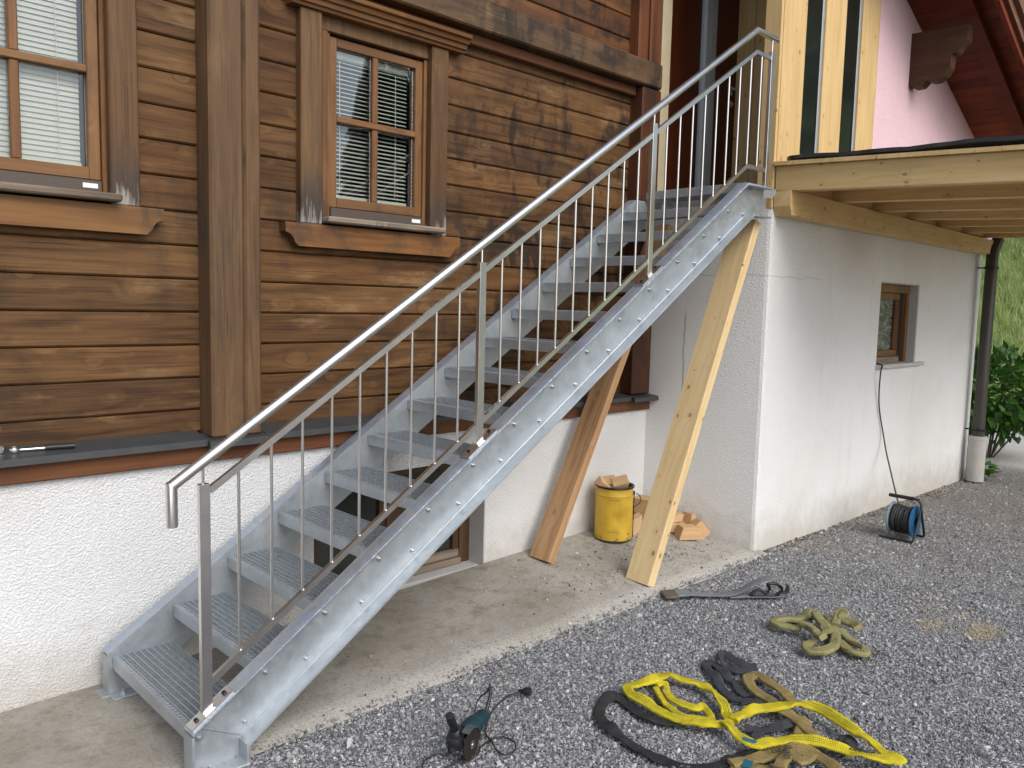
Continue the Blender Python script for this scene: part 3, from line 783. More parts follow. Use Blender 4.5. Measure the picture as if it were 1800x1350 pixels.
# ---- windows of the timber wall
def window(x0, tilt, closed):
    """x0: outer left edge of the casing."""
    fy = 0.235
    gx0, gx1, gz0, gz1 = x0+0.258, x0+0.802, 2.385, 3.200
    fr = bmesh.new()                                # sash frame
    box(fr, gx0-0.05, gx0, fy, fy+0.06, gz0-0.055, gz1+0.05, 0.004)
    win = obj('window', fr, M['frame_v'], chalet)
    def sub(name, mat, *a, lab=None): return obj(name, B(*a), M[mat], win, None, lab)
    sub('sash_stile', 'frame_v', gx1, gx1+0.05, fy, fy+0.06, gz0-0.055, gz1+0.05, 0.004)
    sub('sash_rail', 'frame_h', gx0-0.001, gx1+0.001, fy+0.001, fy+0.06, gz1, gz1+0.05, 0.004)
    sub('sash_rail', 'frame_h', gx0-0.001, gx1+0.001, fy-0.003, fy+0.06, gz0-0.055, gz0, 0.004)
    mx, mz = (gx0+gx1)/2 - 0.012, 2.815
    sub('sash_bar', 'frame_v', mx-0.019, mx+0.019, fy+0.004, fy+0.05, mz+0.018, gz1, 0.005)
    sub('sash_bar', 'frame_v', mx-0.019, mx+0.019, fy+0.004, fy+0.05, gz0, mz-0.018, 0.005)
    sub('sash_bar', 'frame_h', gx0, gx1, fy-0.004, fy+0.05, mz-0.018, mz+0.018, 0.005)
    # outer frame strips either side of the sash
    for a, b in ((gx0-0.115, gx0-0.078), (gx0-0.076, gx0-0.052), (gx1+0.052, gx1+0.076), (gx1+0.078, gx1+0.125)):
        sub('jamb', 'frame_v', a, b, fy-(0.035 if a < gx0-0.1 or b > gx1+0.1 else 0.015), fy+0.08, 2.27, 3.262, 0.004)
    sub('head_board', 'casing', x0+0.128, x0+WX-0.128, fy-0.03, fy+0.08, 3.262, 3.345, 0.004)
    for px0, px1 in ((gx0+0.001, mx-0.02), (mx+0.02, gx1-0.001)):
        for pz0, pz1 in ((gz0+0.001, mz-0.019), (mz+0.019, gz1-0.001)):
            sub('pane', 'glass', px0, px1, fy+0.030, fy+0.034, pz0, pz1)
    sub('weather_bar', 'brownalu', gx0-0.048, gx1+0.048, fy-0.02, fy+0.05, gz0-0.115, gz0-0.058, 0.004)
    st = sub('sticker', 'white_sticker', gx1-0.035, gx1+0.028, fy-0.0225, fy-0.0205, gz0-0.094, gz0-0.073)
    sub('sill', 'grey_wood', x0+0.13, x0+WX-(0.10 if closed else 0.055), 0.10, 0.30, 2.232, 2.266, 0.008)
    # casing boards, cornice and apron
    sub('casing', 'casing', x0, x0+0.128, 0.168, 0.25, 2.222, 3.338, 0.006)
    sub('casing', 'casing', x0+WX-0.128, x0+WX, 0.168, 0.25, 2.222, 3.338, 0.006)
    co = bmesh.new()
    prism(co, [(0.25, 3.338), (0.150, 3.338), (0.146, 3.352), (0.132, 3.356), (0.128, 3.378), (0.112, 3.384), (0.106, 3.405), (0.085, 3.412), (0.082, 3.432), (0.25, 3.448)], 'x', x0-0.06, x0+WX+0.11)
    obj('cornice', co, M['apron'], win)
    ap = bmesh.new()
    z0, z1, xa, xb = 2.098, 2.221, x0-0.10, x0+WX+0.10
    prof = [(xa, z1), (xa, z1-0.05), (xa+0.03, z1-0.062), (xa+0.048, z1-0.082), (xa+0.055, z1-0.1), (xa+0.08, z0),
            (xb-0.08, z0), (xb-0.055, z1-0.1), (xb-0.048, z1-0.082), (xb-0.03, z1-0.062), (xb, z1-0.05), (xb, z1)]
    prism(ap, prof, 'y', 0.155, 0.225)
    obj('apron', ap, M['apron'], win)
    # venetian blind: every slat a piece sharing one mesh
    by = fy+0.085
    n = 33
    s = bmesh.new()
    hw = 0.0135
    for t_, dz in (((-hw), -0.0015), (0.0, 0.0), (hw, -0.0015)): pass
    ca, sa = math.cos(tilt), math.sin(tilt)
    prf = [(-hw, 0), (0, 0.002), (hw, 0), (hw, 0.0006), (0, 0.0026), (-hw, 0.0006)]
    prf = [(by+a*ca-b*sa, gz1-0.05+a*sa+b*ca) for a, b in prf]
    prism(s, prf, 'x', gx0+0.006, gx1-0.012)
    s0 = obj('blind_slat', s, M['blind'], win)
    for k in range(1, n):
        copy_obj(s0, win, (0, 0, -0.0232*k))
    sub('blind_rail', 'blind_edge', gx0+0.004, gx1-0.01, by-0.02, by+0.02, gz1-0.035, gz1+0.02, 0.004)
    sub('blind_rail', 'blind_edge', gx0+0.004, gx1-0.01, by-0.018, by+0.018, gz0+0.0, gz0+0.026, 0.004)
    for cx in (gx0+0.055, gx1-0.105):
        obj('pull_cord', tube(bmesh.new(), [(cx, by-0.022, gz1-0.05), (cx+0.003, by-0.024, gz0+0.3), (cx+0.002, by-0.022, gz0+0.05)], 0.0022, 6), M['blind_edge'], win)
    # the dim room behind
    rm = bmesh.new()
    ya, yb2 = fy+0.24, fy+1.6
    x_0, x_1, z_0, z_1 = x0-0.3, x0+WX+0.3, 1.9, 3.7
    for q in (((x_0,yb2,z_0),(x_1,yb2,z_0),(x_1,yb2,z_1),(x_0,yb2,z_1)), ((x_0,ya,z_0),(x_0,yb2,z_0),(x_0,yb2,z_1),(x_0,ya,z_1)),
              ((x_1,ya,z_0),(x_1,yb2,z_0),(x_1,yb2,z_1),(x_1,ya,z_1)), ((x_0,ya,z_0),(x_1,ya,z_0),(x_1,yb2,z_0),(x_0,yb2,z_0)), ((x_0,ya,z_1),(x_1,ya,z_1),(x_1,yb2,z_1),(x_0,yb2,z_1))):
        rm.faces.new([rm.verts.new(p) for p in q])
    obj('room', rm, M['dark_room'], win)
    return win
window(WIN[0][0], R(64), True)
window(WIN[1][0], R(27), False)

# ---- cellar window at ground level behind the stair
cy = 0.30
fr = bmesh.new()
box(fr, CX0, CX0+0.07, cy, cy+0.08, CZ0+0.03, CZ1, 0.004); box(fr, CX1-0.09, CX1, cy, cy+0.08, CZ0+0.03, CZ1, 0.004)
box(fr, CX0+0.07, CX1-0.09, cy, cy+0.08, CZ1-0.07, CZ1, 0.004); box(fr, 1.72, 1.82, cy, cy+0.08, CZ0+0.1, CZ1-0.07, 0.004)
cw = obj('cellar_window', fr, M['cellar'], chalet)
obj('bottom_rail', B(CX0+0.07, CX1-0.09, cy-0.02, cy+0.08, CZ0+0.03, CZ0+0.075, 0.004), M['grey_wood'], cw)
obj('bottom_rail', B(CX0+0.07, CX1-0.09, cy+0.005, cy+0.08, CZ0+0.077, CZ0+0.13, 0.004), M['grey_wood'], cw)
for a, b in ((CX0+0.07, 1.72), (1.82, CX1-0.09)):
    obj('sash_stile', B(a+0.002, a+0.05, cy+0.01, cy+0.06, CZ0+0.13, CZ1-0.07, 0.003), M['cellar'], cw)
    obj('sash_stile', B(b-0.05, b-0.002, cy+0.01, cy+0.06, CZ0+0.13, CZ1-0.07, 0.003), M['cellar'], cw)
    obj('pane', B(a+0.05, b-0.05, cy+0.03, cy+0.034, CZ0+0.13, CZ1-0.07), M['dark_glass'], cw)
obj('sill', B(CX0, CX1, 0.19, cy+0.08, CZ0-0.02, CZ0+0.028, 0.004), M['plaster_smooth'], cw)
obj('reveal', B(CX1-0.004, CX1+0.01, WY+0.004, cy, CZ0, CZ1), M['plaster_smooth'], cw)
obj('dark_room', B(CX0-0.2, CX1+0.2, 0.52, 0.56, -0.1, 1.0), M['dark_room'], cw)

# ================================================================ ANNEX (white extension, corner to the right)
annex = thing('annex', 'white roughcast extension with pale pink gable under a red stained roof overhang', 'house', (6.6, -0.79, 0))
YB = -0.79
OX0, OX1, OZ0, OZ1 = 6.32, 7.25, 1.345, 2.10
bm = bmesh.new()
# return wall and front wall: a solid with slightly rounded outer corner
prism(bm, [(4.155, 0.16), (4.296, YB+0.03), (4.305, YB+0.008), (4.325, YB), (OX0, YB), (OX0, YB+0.3), (4.7, YB+0.3), (4.55, 0.16)], 'z', -0.2, 2.64)
box(bm, OX0, OX1, YB, YB+0.3, -0.2, OZ0-0.035); box(bm, OX0, OX1, YB, YB+0.3, OZ1, 2.64); box(bm, OX1, 9.07, YB, YB+0.3, -0.2, 2.64)
box(bm, 8.77, 9.07, YB+0.3, 3.0, -0.2, 2.64)
obj('plaster_wall', bm, M['plaster_annex'], annex)
obj('corner_trim', B(9.07, 9.10, YB+0.04, YB+0.1, -0.06, 2.62, 0.004), M['white_sticker'], annex)
# small window
wf = bmesh.new()
wy = YB+0.085
box(wf, OX0, OX0+0.05, wy, wy+0.07, OZ0, OZ1, 0.004); box(wf, OX1-0.06, OX1, wy, wy+0.07, OZ0, OZ1, 0.004)
box(wf, OX0+0.05, OX1-0.06, wy, wy+0.07, OZ1-0.09, OZ1, 0.004)
bw = obj('small_window', wf, M['frame_v'], annex)
obj('sash', B(OX0+0.052, OX1-0.21, wy+0.015, wy+0.06, OZ0+0.06, OZ0+0.12, 0.004), M['frame_h'], bw)
obj('sash', B(OX0+0.052, OX1-0.21, wy+0.015, wy+0.06, OZ1-0.16, OZ1-0.092, 0.004), M['frame_h'], bw)
obj('sash', B(OX1-0.33, OX1-0.211, wy+0.012, wy+0.06, OZ0+0.121, OZ1-0.161, 0.004), M['dark_post'], bw)
obj('gap_shade', B(OX1-0.21, OX1-0.06, wy+0.05, wy+0.06, OZ0, OZ1-0.09), M['hole'], bw)  # solid black panel painted for the shade of the open gap
obj('bottom_rail', B(OX0+0.05, OX1-0.21, wy-0.01, wy+0.07, OZ0, OZ0+0.058, 0.004), M['grey_wood'], bw)
def ripple_reflection_glass():  # opaque pane, its pale streaks are a reflection put into the colour
    t = NT('rippled_reflection_pane')
    co = t.obj()
    n = t.noise(t.scale(co, (14, 14, 40)), 1.0, 4.0, 0.7)
    return t.done(t.mix(t.step(n, 0.35, 0.7), (0.03, 0.032, 0.034), (0.24, 0.255, 0.265)), 0.12, 0.0, t.bump(n, 0.4, 0.02), 0.8)
obj('pane', B(OX0+0.05, OX1-0.33, wy+0.03, wy+0.036, OZ0+0.12, OZ1-0.16), ripple_reflection_glass(), bw)
rv = bmesh.new()
box(rv, OX1-0.012, OX1+0.002, YB+0.006, wy, OZ0, OZ1); box(rv, OX0, OX1-0.012, YB+0.006, wy, OZ1-0.012, OZ1+0.002)
obj('reveal', rv, M['plaster_smooth'], bw)
obj('sill', B(OX0-0.01, OX1+0.14, YB-0.045, wy+0.02, OZ0-0.034, OZ0, 0.004), M['plaster_smooth'], bw)
# pink gable above
RX, RZ, RS = 6.454, 4.565, -0.4266
def roof_z(x): return RZ + RS*(x-RX)
bm = bmesh.new()
prism(bm, [(5.93, 2.62), (9.6, 2.62), (9.6, roof_z(9.6)), (5.93, roof_z(5.93))], 'y', YB, YB+0.3)
obj('gable_wall', bm, M['pink'], annex)
# roof: soffit boards run towards the eave edge, each a piece
x = 5.35
k = 0
while x < 10.3:
    w_ = 0.118
    b = bmesh.new()
    g = 0.003
    prism(b, [(x+g, roof_z(x+g)), (x+w_-g, roof_z(x+w_-g)), (x+w_-g, roof_z(x+w_-g)+0.02), (x+g, roof_z(x+g)+0.02)], 'y', -1.47, 0.5)
    obj('soffit_board', b, M['soffit'], annex)
    x += w_; k += 1
def slope_board(name, y0, y1, dz0, dz1, mat, xa=5.3, xb=10.4):
    b = bmesh.new()
    prism(b, [(xa, roof_z(xa)+dz0), (xb, roof_z(xb)+dz0), (xb, roof_z(xb)+dz1), (xa, roof_z(xa)+dz1)], 'y', y0, y1)
    return obj(name, b, M[mat], annex)
slope_board('rafter', -1.30, -1.18, -0.075, -0.004, 'soffit')
slope_board('barge_board', -1.50, -1.462, -0.10, 0.16, 'soffit')
slope_board('barge_board', -1.535, -1.502, -0.03, 0.19, 'barge')
slope_board('barge_board', -1.575, -1.538, 0.06, 0.24, 'barge')
slope_board('roof_deck', -1.46, 0.6, 0.024, 0.2, 'dark_post')
# carved purlin bracket
bm = bmesh.new()
prism(bm, [(-0.785, 4.317), (-0.79, 3.869), (-0.835, 3.837), (-0.903, 3.84), (-0.944, 3.883), (-0.965, 3.873), (-0.997, 3.864), (-1.04, 3.87), (-1.089, 3.901),
           (-1.13, 3.966), (-1.141, 4.079), (-1.182, 4.081), (-1.21, 4.125), (-1.256, 4.17), (-1.263, 4.302)], 'x', 6.62, 6.74)
obj('purlin_bracket', bm, M['bracket'], annex)

# ================================================================ TIMBER PORCH at the head of the stair
porch = thing('timber_porch', 'new spruce entrance porch with two dark glazed slots and a brown door inside', 'porch', (5.0, -0.5, 2.68))
PT = 4.95
for a, b in ((4.325, 4.655), (4.96, 5.30), (5.60, 5.926)):
    obj('post_board', B(a, b, YB-0.002, YB+0.13, 2.70, PT, 0.004), M['fresh_z'], porch)
for a, b in ((4.655, 4.96), (5.30, 5.60)):
    p = obj('glazing', B(a, b-0.03, YB+0.022, YB+0.030, 2.86, PT), M['dark_glass'], porch)
    obj('frame', B(b-0.035, b-0.002, YB+0.012, YB+0.10, 2.70, PT, 0.004), M['alu'], p)
    obj('gasket', B(b-0.045, b-0.036, YB+0.015, YB+0.04, 2.86, PT), M['black'], p)
    obj('gasket', B(a+0.001, a+0.010, YB+0.008, YB+0.021, 2.86, PT), M['black'], p)
    obj('lower_rail', B(a+0.001, b-0.036, YB+0.015, YB+0.10, 2.70, 2.86, 0.003), M['fresh_x'], p)
bm = bmesh.new(); prism(bm, [(4.66, 2.87), (4.925, 2.87), (4.925, 2.925), (4.66, 2.985)], 'y', YB-0.001, YB+0.02)
obj('wedge', bm, M['fresh_x'], porch)
obj('edge_board', B(4.293, 4.322, YB+0.004, YB+0.13, 2.55, PT, 0.003), M['fresh_z'], porch)
obj('back_wall', B(5.55, 5.60, YB+0.13, 1.2, 2.6, PT), M['fresh_z'], porch)
for j in range(5):
    obj('back_board', B(5.53, 5.549, YB+0.135+0.2*j, YB+0.331+0.2*j, 2.68, PT, 0.003), M['fresh_z'], porch)
obj('floor', B(4.30, 5.60, YB+0.13, 0.34, 2.60, 2.676), M['grey_wood'], porch)
obj('ceiling', B(4.15, 6.0, YB, 1.2, PT, PT+0.08), M['fresh_x'], porch)  # above the view, added to keep the porch interior dark
obj('jamb', B(4.215, 4.335, 0.18, 0.24, 2.66, PT, 0.004), M['cream'], porch)
obj('side_panel', B(4.3, 4.94, 0.31, 0.36, 2.66, PT), M['darkdoor'], porch)
fr = bmesh.new(); box(fr, 4.945, 5.05, 0.27, 0.36, 2.66, PT, 0.02); box(fr, 5.055, 5.15, 0.285, 0.36, 2.66, PT, 0.008)
obj('door_frame', fr, M['frame_grey'], porch)
door = obj('door', B(5.152, 5.528, 0.31, 0.36, 2.68, PT, 0.003), M['darkdoor'], porch)
hd = bmesh.new(); tube(hd, [(5.44, 0.31, 3.77), (5.44, 0.25, 3.77), (5.36, 0.245, 3.772)], 0.011, 8)
box(hd, 5.42, 5.46, 0.300, 0.309, 3.73, 3.81, 0.003)
obj('handle', hd, M['chrome'], door, 40)
hd = bmesh.new(); lathe(hd, [(0, 0), (0.028, 0), (0.028, 0.012), (0.012, 0.016), (0.012, 0.03), (0, 0.03)], (5.44, 0.309, 3.655), (0, -1, 0), 16)
obj('lock', hd, M['chrome'], door, 40)

# ================================================================ TIMBER CANOPY (new deck on the right)
canopy = thing('timber_canopy', 'new raw spruce deck canopy on joists jutting from the white wall', 'canopy', (6.6, -0.9, 2.6))
DROP = 0.043
YO = -2.75
def dk(z, y): return z + DROP*(y+0.79)
bm = bmesh.new()
prism(bm, [(4.305, 2.668), (4.305, 2.56), (4.335, 2.497), (8.93, 2.490), (8.955, 2.51), (8.955, 2.642)], 'y', -0.922, -0.795)
obj('ledger_beam', bm, M['fresh_x'], canopy)
JX = [4.31, 5.097, 5.857, 6.62, 7.367, 8.12, 8.81]
for jx in JX:
    w_ = 0.11
    b = bmesh.new()
    prism(b, [(-0.80, 2.674), (YO, dk(2.674, YO)), (YO, dk(2.846, YO)), (-0.80, 2.846)], 'x', jx, jx+w_)
    obj('joist', b, M['fresh_y'], canopy)
for a, b in zip(JX, JX[1:]):
    obj('blocking', B(a+0.112, b-0.002, -0.86, -0.81, 2.672, 2.842), M['fresh_x'], canopy)
y = -0.795
while y > YO:
    w_ = 0.146
    b = bmesh.new()
    prism(b, [(y, dk(2.849, y)), (y-w_+0.002, dk(2.849, y-w_)), (y-w_+0.002, dk(2.876, y-w_)), (y, dk(2.876, y))], 'x', 4.275+random.uniform(-0.003, 0.003), 9.15)
    obj('deck_board', b, M['fresh_x'], canopy)
    y -= w_
obj('rim_board', B(4.31, 8.92, YO-0.045, YO-0.002, dk(2.674, YO)-0.004, dk(2.846, YO)-0.002), M['fresh_x'], canopy)
for jx in (7.30, 8.81):
    obj('support_post', B(jx, jx+0.1, YO+0.02, YO+0.12, -0.15, dk(2.67, YO)-0.004), M['fresh_z'], canopy)
# crumpled membrane lying on the deck: a thing of its own
bm = bmesh.new()
ysm = list(np.arange(-0.85, -2.72, -0.05)); xsm = [0.0, 0.02, 0.06, 0.12, 0.3, 1.0, 4.3]
V = []
for yy in ysm:
    e = 4.318 + 0.02*mnoise.noise(Vector((yy*3, 0, 0))) + 0.018*mnoise.noise(Vector((yy*9, 4, 0))) + (0.05 if yy > -0.9 else 0)
    lift = 0.014 + 0.035*max(0, mnoise.noise(Vector((yy*2.2, 7, 1)))) + (0.02 if yy < -1.75 else 0)*abs(math.sin(yy*2))
    V.append([bm.verts.new((e+dx, yy, dk(2.877, yy) + lift*max(0, 1-dx/0.12) + 0.006*abs(mnoise.noise(Vector((yy*4, dx*4, 9)))))) for dx in xsm])
for a, b in zip(V, V[1:]):
    for i in range(len(xsm)-1): bm.faces.new((a[i], a[i+1], b[i+1], b[i]))
r = bmesh.ops.extrude_face_region(bm, geom=list(bm.faces))
bmesh.ops.translate(bm, vec=(0, 0, 0.024), verts=[v for v in r['geom'] if isinstance(v, bmesh.types.BMVert)])
tag(obj('roofing_membrane', bm, M['bitumen'], None, 60), 'black roofing membrane lying crumpled along the edge of the new spruce deck', 'membrane')

# ================================================================ DOWNPIPE
dp = thing('downpipe', 'dark brown rain downpipe with grey standpipe at the far corner of the white wall', 'downpipe', (8.93, -0.93, -0.05))
obj('pipe', tube(bmesh.new(), [(8.93, -0.93, 0.42), (8.93, -0.93, 2.49), (8.945, -0.93, 2.53), (9.0, -0.935, 2.58), (9.05, -0.94, 2.66)], 0.062, 18), M['pipe'], dp, 50)
bm = bmesh.new(); lathe(bm, [(0.0, -0.05), (0.092, -0.05), (0.092, 0.42), (0.098, 0.425), (0.098, 0.46), (0.07, 0.462), (0.0, 0.462)], (8.93, -0.93, 0), n=22)
obj('standpipe', bm, M['standpipe'], dp, 40)
bm = bmesh.new()
for z in (0.52, 2.33):
    lathe(bm, [(0.066, z), (0.074, z), (0.074, z+0.025), (0.066, z+0.025)], (8.93, -0.93, 0), n=18)
    box(bm, 8.92, 8.94, -0.87, -0.786, z+0.004, z+0.02)
obj('pipe_clip', bm, M['metal_dark'], dp)

# ================================================================ STEEL STAIRCASE
stair = thing('steel_staircase', 'galvanised steel outdoor staircase with grating treads and stainless handrail', 'staircase', (0, -0.42, 0))
NY = -0.845                                       # inner face of the near stringer
def stringer(web_y0, web_y1, fl_y0, fl_y1, c0, sl, parent, xend):
    """channel: a web plate and flanges along its outline."""
    top = lambda x: c0 + sl*x
    dep = 0.270
    xk_t = 3.725; zt = top(xk_t)
    zb = zt-0.205; xk_b = (zb - (c0-dep))/sl
    xf = 0.205; zf = c0-dep+sl*xf
    outl = [(-0.02, 0.0), (xf, 0.0), (xf, zf), (xk_b, zb), (xend, zb), (xend, zt), (xk_t, zt), (-0.02, top(-0.02))]
    web = bmesh.new()
    prism(web, outl, 'y', web_y0, web_y1)
    st = obj('stringer', web, M['galv'], parent)
    th = 0.010
    def flange(pl, name, mat, sgn):
        # offset polyline inwards by th
        P = [Vector(p) for p in pl]
        N = []
        for i, p in enumerate(P):
            ds = []
            if i > 0: ds.append((P[i]-P[i-1]).normalized())
            if i < len(P)-1: ds.append((P[i+1]-P[i]).normalized())
            ns = [Vector((-d.y, d.x))*sgn for d in ds]
            a = sum(ns, Vector((0, 0))).normalized()
            N.append(p + a*th/max(0.5, a.dot(ns[0])))
        b = bmesh.new()
        prism(b, [tuple(p) for p in P] + [tuple(p) for p in reversed(N)], 'y', fl_y0, fl_y1)
        es = [e for e in b.edges if abs((e.verts[0].co-e.verts[1].co).y) < 1e-6]
        bmesh.ops.bevel(b, geom=es, offset=0.003, segments=2, affect='EDGES', profile=0.6)
        obj(name, b, mat, st, 35)
    flange([(-0.02, top(-0.02)), (xk_t, zt), (xend, zt)], 'flange', M['galv_top'], -1)
    flange([(xf, 0.004), (xf, zf), (xk_b, zb), (xend, zb)], 'flange', M['galv'], 1)
    flange([(-0.0205, 0.004), (-0.0205, top(-0.02)-0.012)], 'flange', M['galv'], -1)
    obj('foot_plate', B(-0.05, xf+0.0, min(fl_y0, web_y0)-0.01, max(fl_y1, web_y1)+0.01, -0.008, 0.004, 0.002), M['galv'], st)
    return st, top
near, near_top = stringer(NY-0.009, NY, NY-0.08, NY-0.009, 0.205, 0.657, stair, 4.05)
far, far_top = stringer(0.0, 0.009, 0.009, 0.078, 0.208, 0.644, stair, 4.05)
# weld bead of the fillet along the near stringer's lower flange and the mitre seam
bm = bmesh.new()
tube(bm, [(0.004, NY-0.0105, 0.195), (0.2, NY-0.0105, 0.09)], 0.004, 6)
bl = [(0.215, NY-0.011, 0.205-0.270+0.657*0.205+0.013), (3.80, NY-0.011, 0.205-0.270+0.657*3.80+0.012)]
obj('weld_seam', bm, M['galv'], near, 60)
bm = bmesh.new(); tube(bm, bl, 0.006, 8)
obj('root_fillet', bm, M['weld'], near, 60)
# foot lug with anchor bolt behind the first tread
bm = bmesh.new(); box(bm, -0.02, 0.1, -0.07, -0.002, 0.0, 0.008, 0.002); lathe(bm, [(0, 0.0), (0.013, 0.0), (0.013, 0.012), (0.006, 0.013), (0.006, 0.028), (0, 0.028)], (0.03, -0.04, 0.008), n=6)
obj('anchor_lug', bm, M['galv'], far)
# bolts: two per tread on the near web
bb = bmesh.new()
lathe(bb, [(0.0, 0.0), (0.012, 0.0), (0.012, 0.009), (0.0065, 0.0095), (0.0065, 0.019), (0.0, 0.02)], (0.034, NY-0.009, 0.139), (0, -1, 0), 6)
b0 = obj('bolt', bb, M['bolt'], near)
RUN, RISE = 0.2744, 0.1782
for k in range(0, 15):
    for j, dx in enumerate((0.0, 0.187)):
        if k == 0 and j == 0: continue
        x_ = RUN*k+dx
        if 0.055+x_ > 4.0: continue
        copy_obj(b0, near, (x_, 0, RISE*k))
# treads
def tread_mesh(dx):
    """frame of a pressed grating tread: nosing, back strip and end plates, first step position."""
    b = bmesh.new()
    y0, y1 = NY+0.003, -0.003
    box(b, 0.0, 0.004, y0, y1, 0.122, 0.178, 0.001)
    box(b, dx-0.004, dx, y0, y1, 0.145, 0.178, 0.001)
    for ya, yb in ((y0, y0+0.004), (y1-0.004, y1)):
        prism(b, [(0.004, 0.178), (0.004, 0.125), (0.02, 0.108), (dx-0.06, 0.108), (dx-0.02, 0.13), (dx-0.004, 0.15), (dx-0.004, 0.178)], 'y', ya, yb)
    # serrated anti-slip nosing
    n = 62
    for i in range(n):
        ya = y0+0.012+(y1-y0-0.024)*i/n
        box(b, 0.001, 0.022, ya, ya+0.0075, 0.176, 0.1815+0.002*(i % 2))
    return b
def grate_mesh(dx):
    b = bmesh.new()
    y0, y1 = NY+0.008, -0.008
    for i in range(9):
        xx = 0.03+(dx-0.036)*i/8.5
        box(b, xx-0.0024, xx+0.0024, y0, y1, 0.150, 0.1815)
    ny = 66
    for i in range(ny):
        yy = y0+(y1-y0)*(i+0.5)/ny
        # zig-zag cross bar: follows the pressed mesh
        prev = 0.006
        for j in range(9):
            nx = 0.03+(dx-0.036)*j/8.5
            s = 0.0028*(1 if (i+j) % 2 else -1)
            box(b, prev, nx, yy+s-0.0009, yy+s+0.0009, 0.170, 0.1775+0.0012*((i*7+j*3) % 3))
            prev = nx
        box(b, prev, dx-0.006, yy-0.0012, yy+0.0012, 0.168, 0.178)
    return b
t0 = obj('tread', tread_mesh(0.27), M['galv'], stair)
g0 = obj('grating', grate_mesh(0.27), M['grate'], t0)
for k in range(1, 14):
    t_ = copy_obj(t0, stair, (RUN*k, 0, RISE*k))
    copy_obj(g0, t_)
tl = obj('landing_tread', tread_mesh(0.40), M['galv'], stair)
gl = obj('grating', grate_mesh(0.40), M['grate'], tl)
tl.location = (RUN*14, 0, RISE*14)
# ---- railing
RY = -0.885
PX = [(0.052, near_top(0.052), 1.128), (1.412, near_top(1.412), 2.010), (2.72, near_top(2.72), 2.872), (4.007, near_top(3.725), 3.555)]
for i, (px, zb, zt) in enumerate(PX):
    b = B(px-0.02, px+0.02, RY-0.0125, RY+0.0125, zb+0.004, zt, 0.0015)
    p = obj('railing_post', b, M['steel'], stair)
    pin = bmesh.new(); tube(pin, [(px-0.002, RY, zt-0.004), (px-0.002, RY, zt+0.085)], 0.006, 8)
    obj('support_pin', pin, M['steel'], p, 40)
    if i < 3:
        sl = 0.657
        bp = bmesh.new()
        x0, x1 = px-0.085, px+0.095
        if i == 0: x0 = px-0.065
        prism(bp, [(x0, near_top(x0)+0.001), (x1, near_top(x1)+0.001), (x1-0.004, near_top(x1-0.004)+0.012), (x0-0.004, near_top(x0-0.004)+0.012)], 'y', RY-0.030, RY+0.030)
        obj('base_plate', bp, M['steel'], p)
        for xx in (x0+0.025, x1-0.025):
            sb = bmesh.new(); lathe(sb, [(0, 0), (0.0085, 0), (0.0085, 0.007), (0.004, 0.007), (0.004, 0.003), (0, 0.003)], (xx, RY, near_top(xx)+0.012), (-0.55, 0, 0.84), 10)
            obj('screw', sb, M['metal_dark'], p)
def rz(x, a, za, b, zb): return za+(zb-za)*(x-a)/(b-a)
HR = [(-0.066, RY, 0.985), (-0.066, RY, 1.135), (3.80, RY, 3.648), (4.065, RY, 3.648)]
obj('handrail', tube(bmesh.new(), HR, 0.0205, 22), M['steel'], stair, 35)
bm = bmesh.new(); lathe(bm, [(0, 0), (0.0225, 0), (0.0225, 0.004), (0, 0.004)], (4.065, RY, 3.648), (1, 0, 0), 18)
obj('end_cap', bm, M['steel'], stair)
prf = [(-0.010, -0.0125), (0.010, -0.0125), (0.010, 0.0125), (-0.010, 0.0125)]
obj('top_rail', sweep(bmesh.new(), [(0.072, RY, 1.100), (3.80, RY, 3.510), (3.987, RY, 3.510)], prf), M['steel'], stair)
obj('bottom_rail', sweep(bmesh.new(), [(0.072, RY, 0.362), (3.745, RY, 2.766), (3.987, RY, 2.766)], prf), M['steel'], stair)
bars = []
for a, b in ((0.052, 1.412), (1.412, 2.72), (2.72, 4.007)):
    for i in range(1, 10): bars.append(a+(b-a)*i/10)
for x_ in bars:
    zt = rz(min(x_, 3.80), 0.072, 1.100, 3.80, 3.510)-0.012
    zb = rz(min(x_, 3.745), 0.072, 0.362, 3.745, 2.766)+0.01
    obj('baluster', tube(bmesh.new(), [(x_, RY, zb), (x_, RY, zt)], 0.0062, 10), M['steel'], stair, 40)

# ================================================================ PROPS and loose things
def leaning(name, label, p0, p1, w, th, mat):
    """a plank whose wide face looks towards -x, from p0 (foot centre) to p1 (top centre)."""
    t = thing(name, label, 'timber', p0, 'timber props under the stair')
    p0, p1 = Vector(p0), Vector(p1)
    b = bmesh.new()
    d = (p1-p0)
    L = d.length
    box(b, -th/2, th/2, -w/2, w/2, 0, L, 0.004)
    o = obj('plank', b, mat, None)
    z = d.normalized(); y = Vector((0, 1, 0)); y = (y - z*y.dot(z)).normalized(); x = y.cross(z)
    mm = Matrix((x, y, z)).transposed().to_4x4()
    t.rotation_euler = mm.to_euler()
    o.parent = t
    return t
leaning('timber_prop', 'long pale spruce plank propping the top end of the front stringer', (3.055, -0.665, 0.012), (4.03, -0.745, 2.432), 0.19, 0.072, M['prop'])
leaning('timber_prop', 'weathered brown plank with dark scars leaning behind the stair near the yellow bucket', (2.765, -0.045, 0.07), (4.02, -0.03, 2.432), 0.18, 0.065, M['prop_brown'])

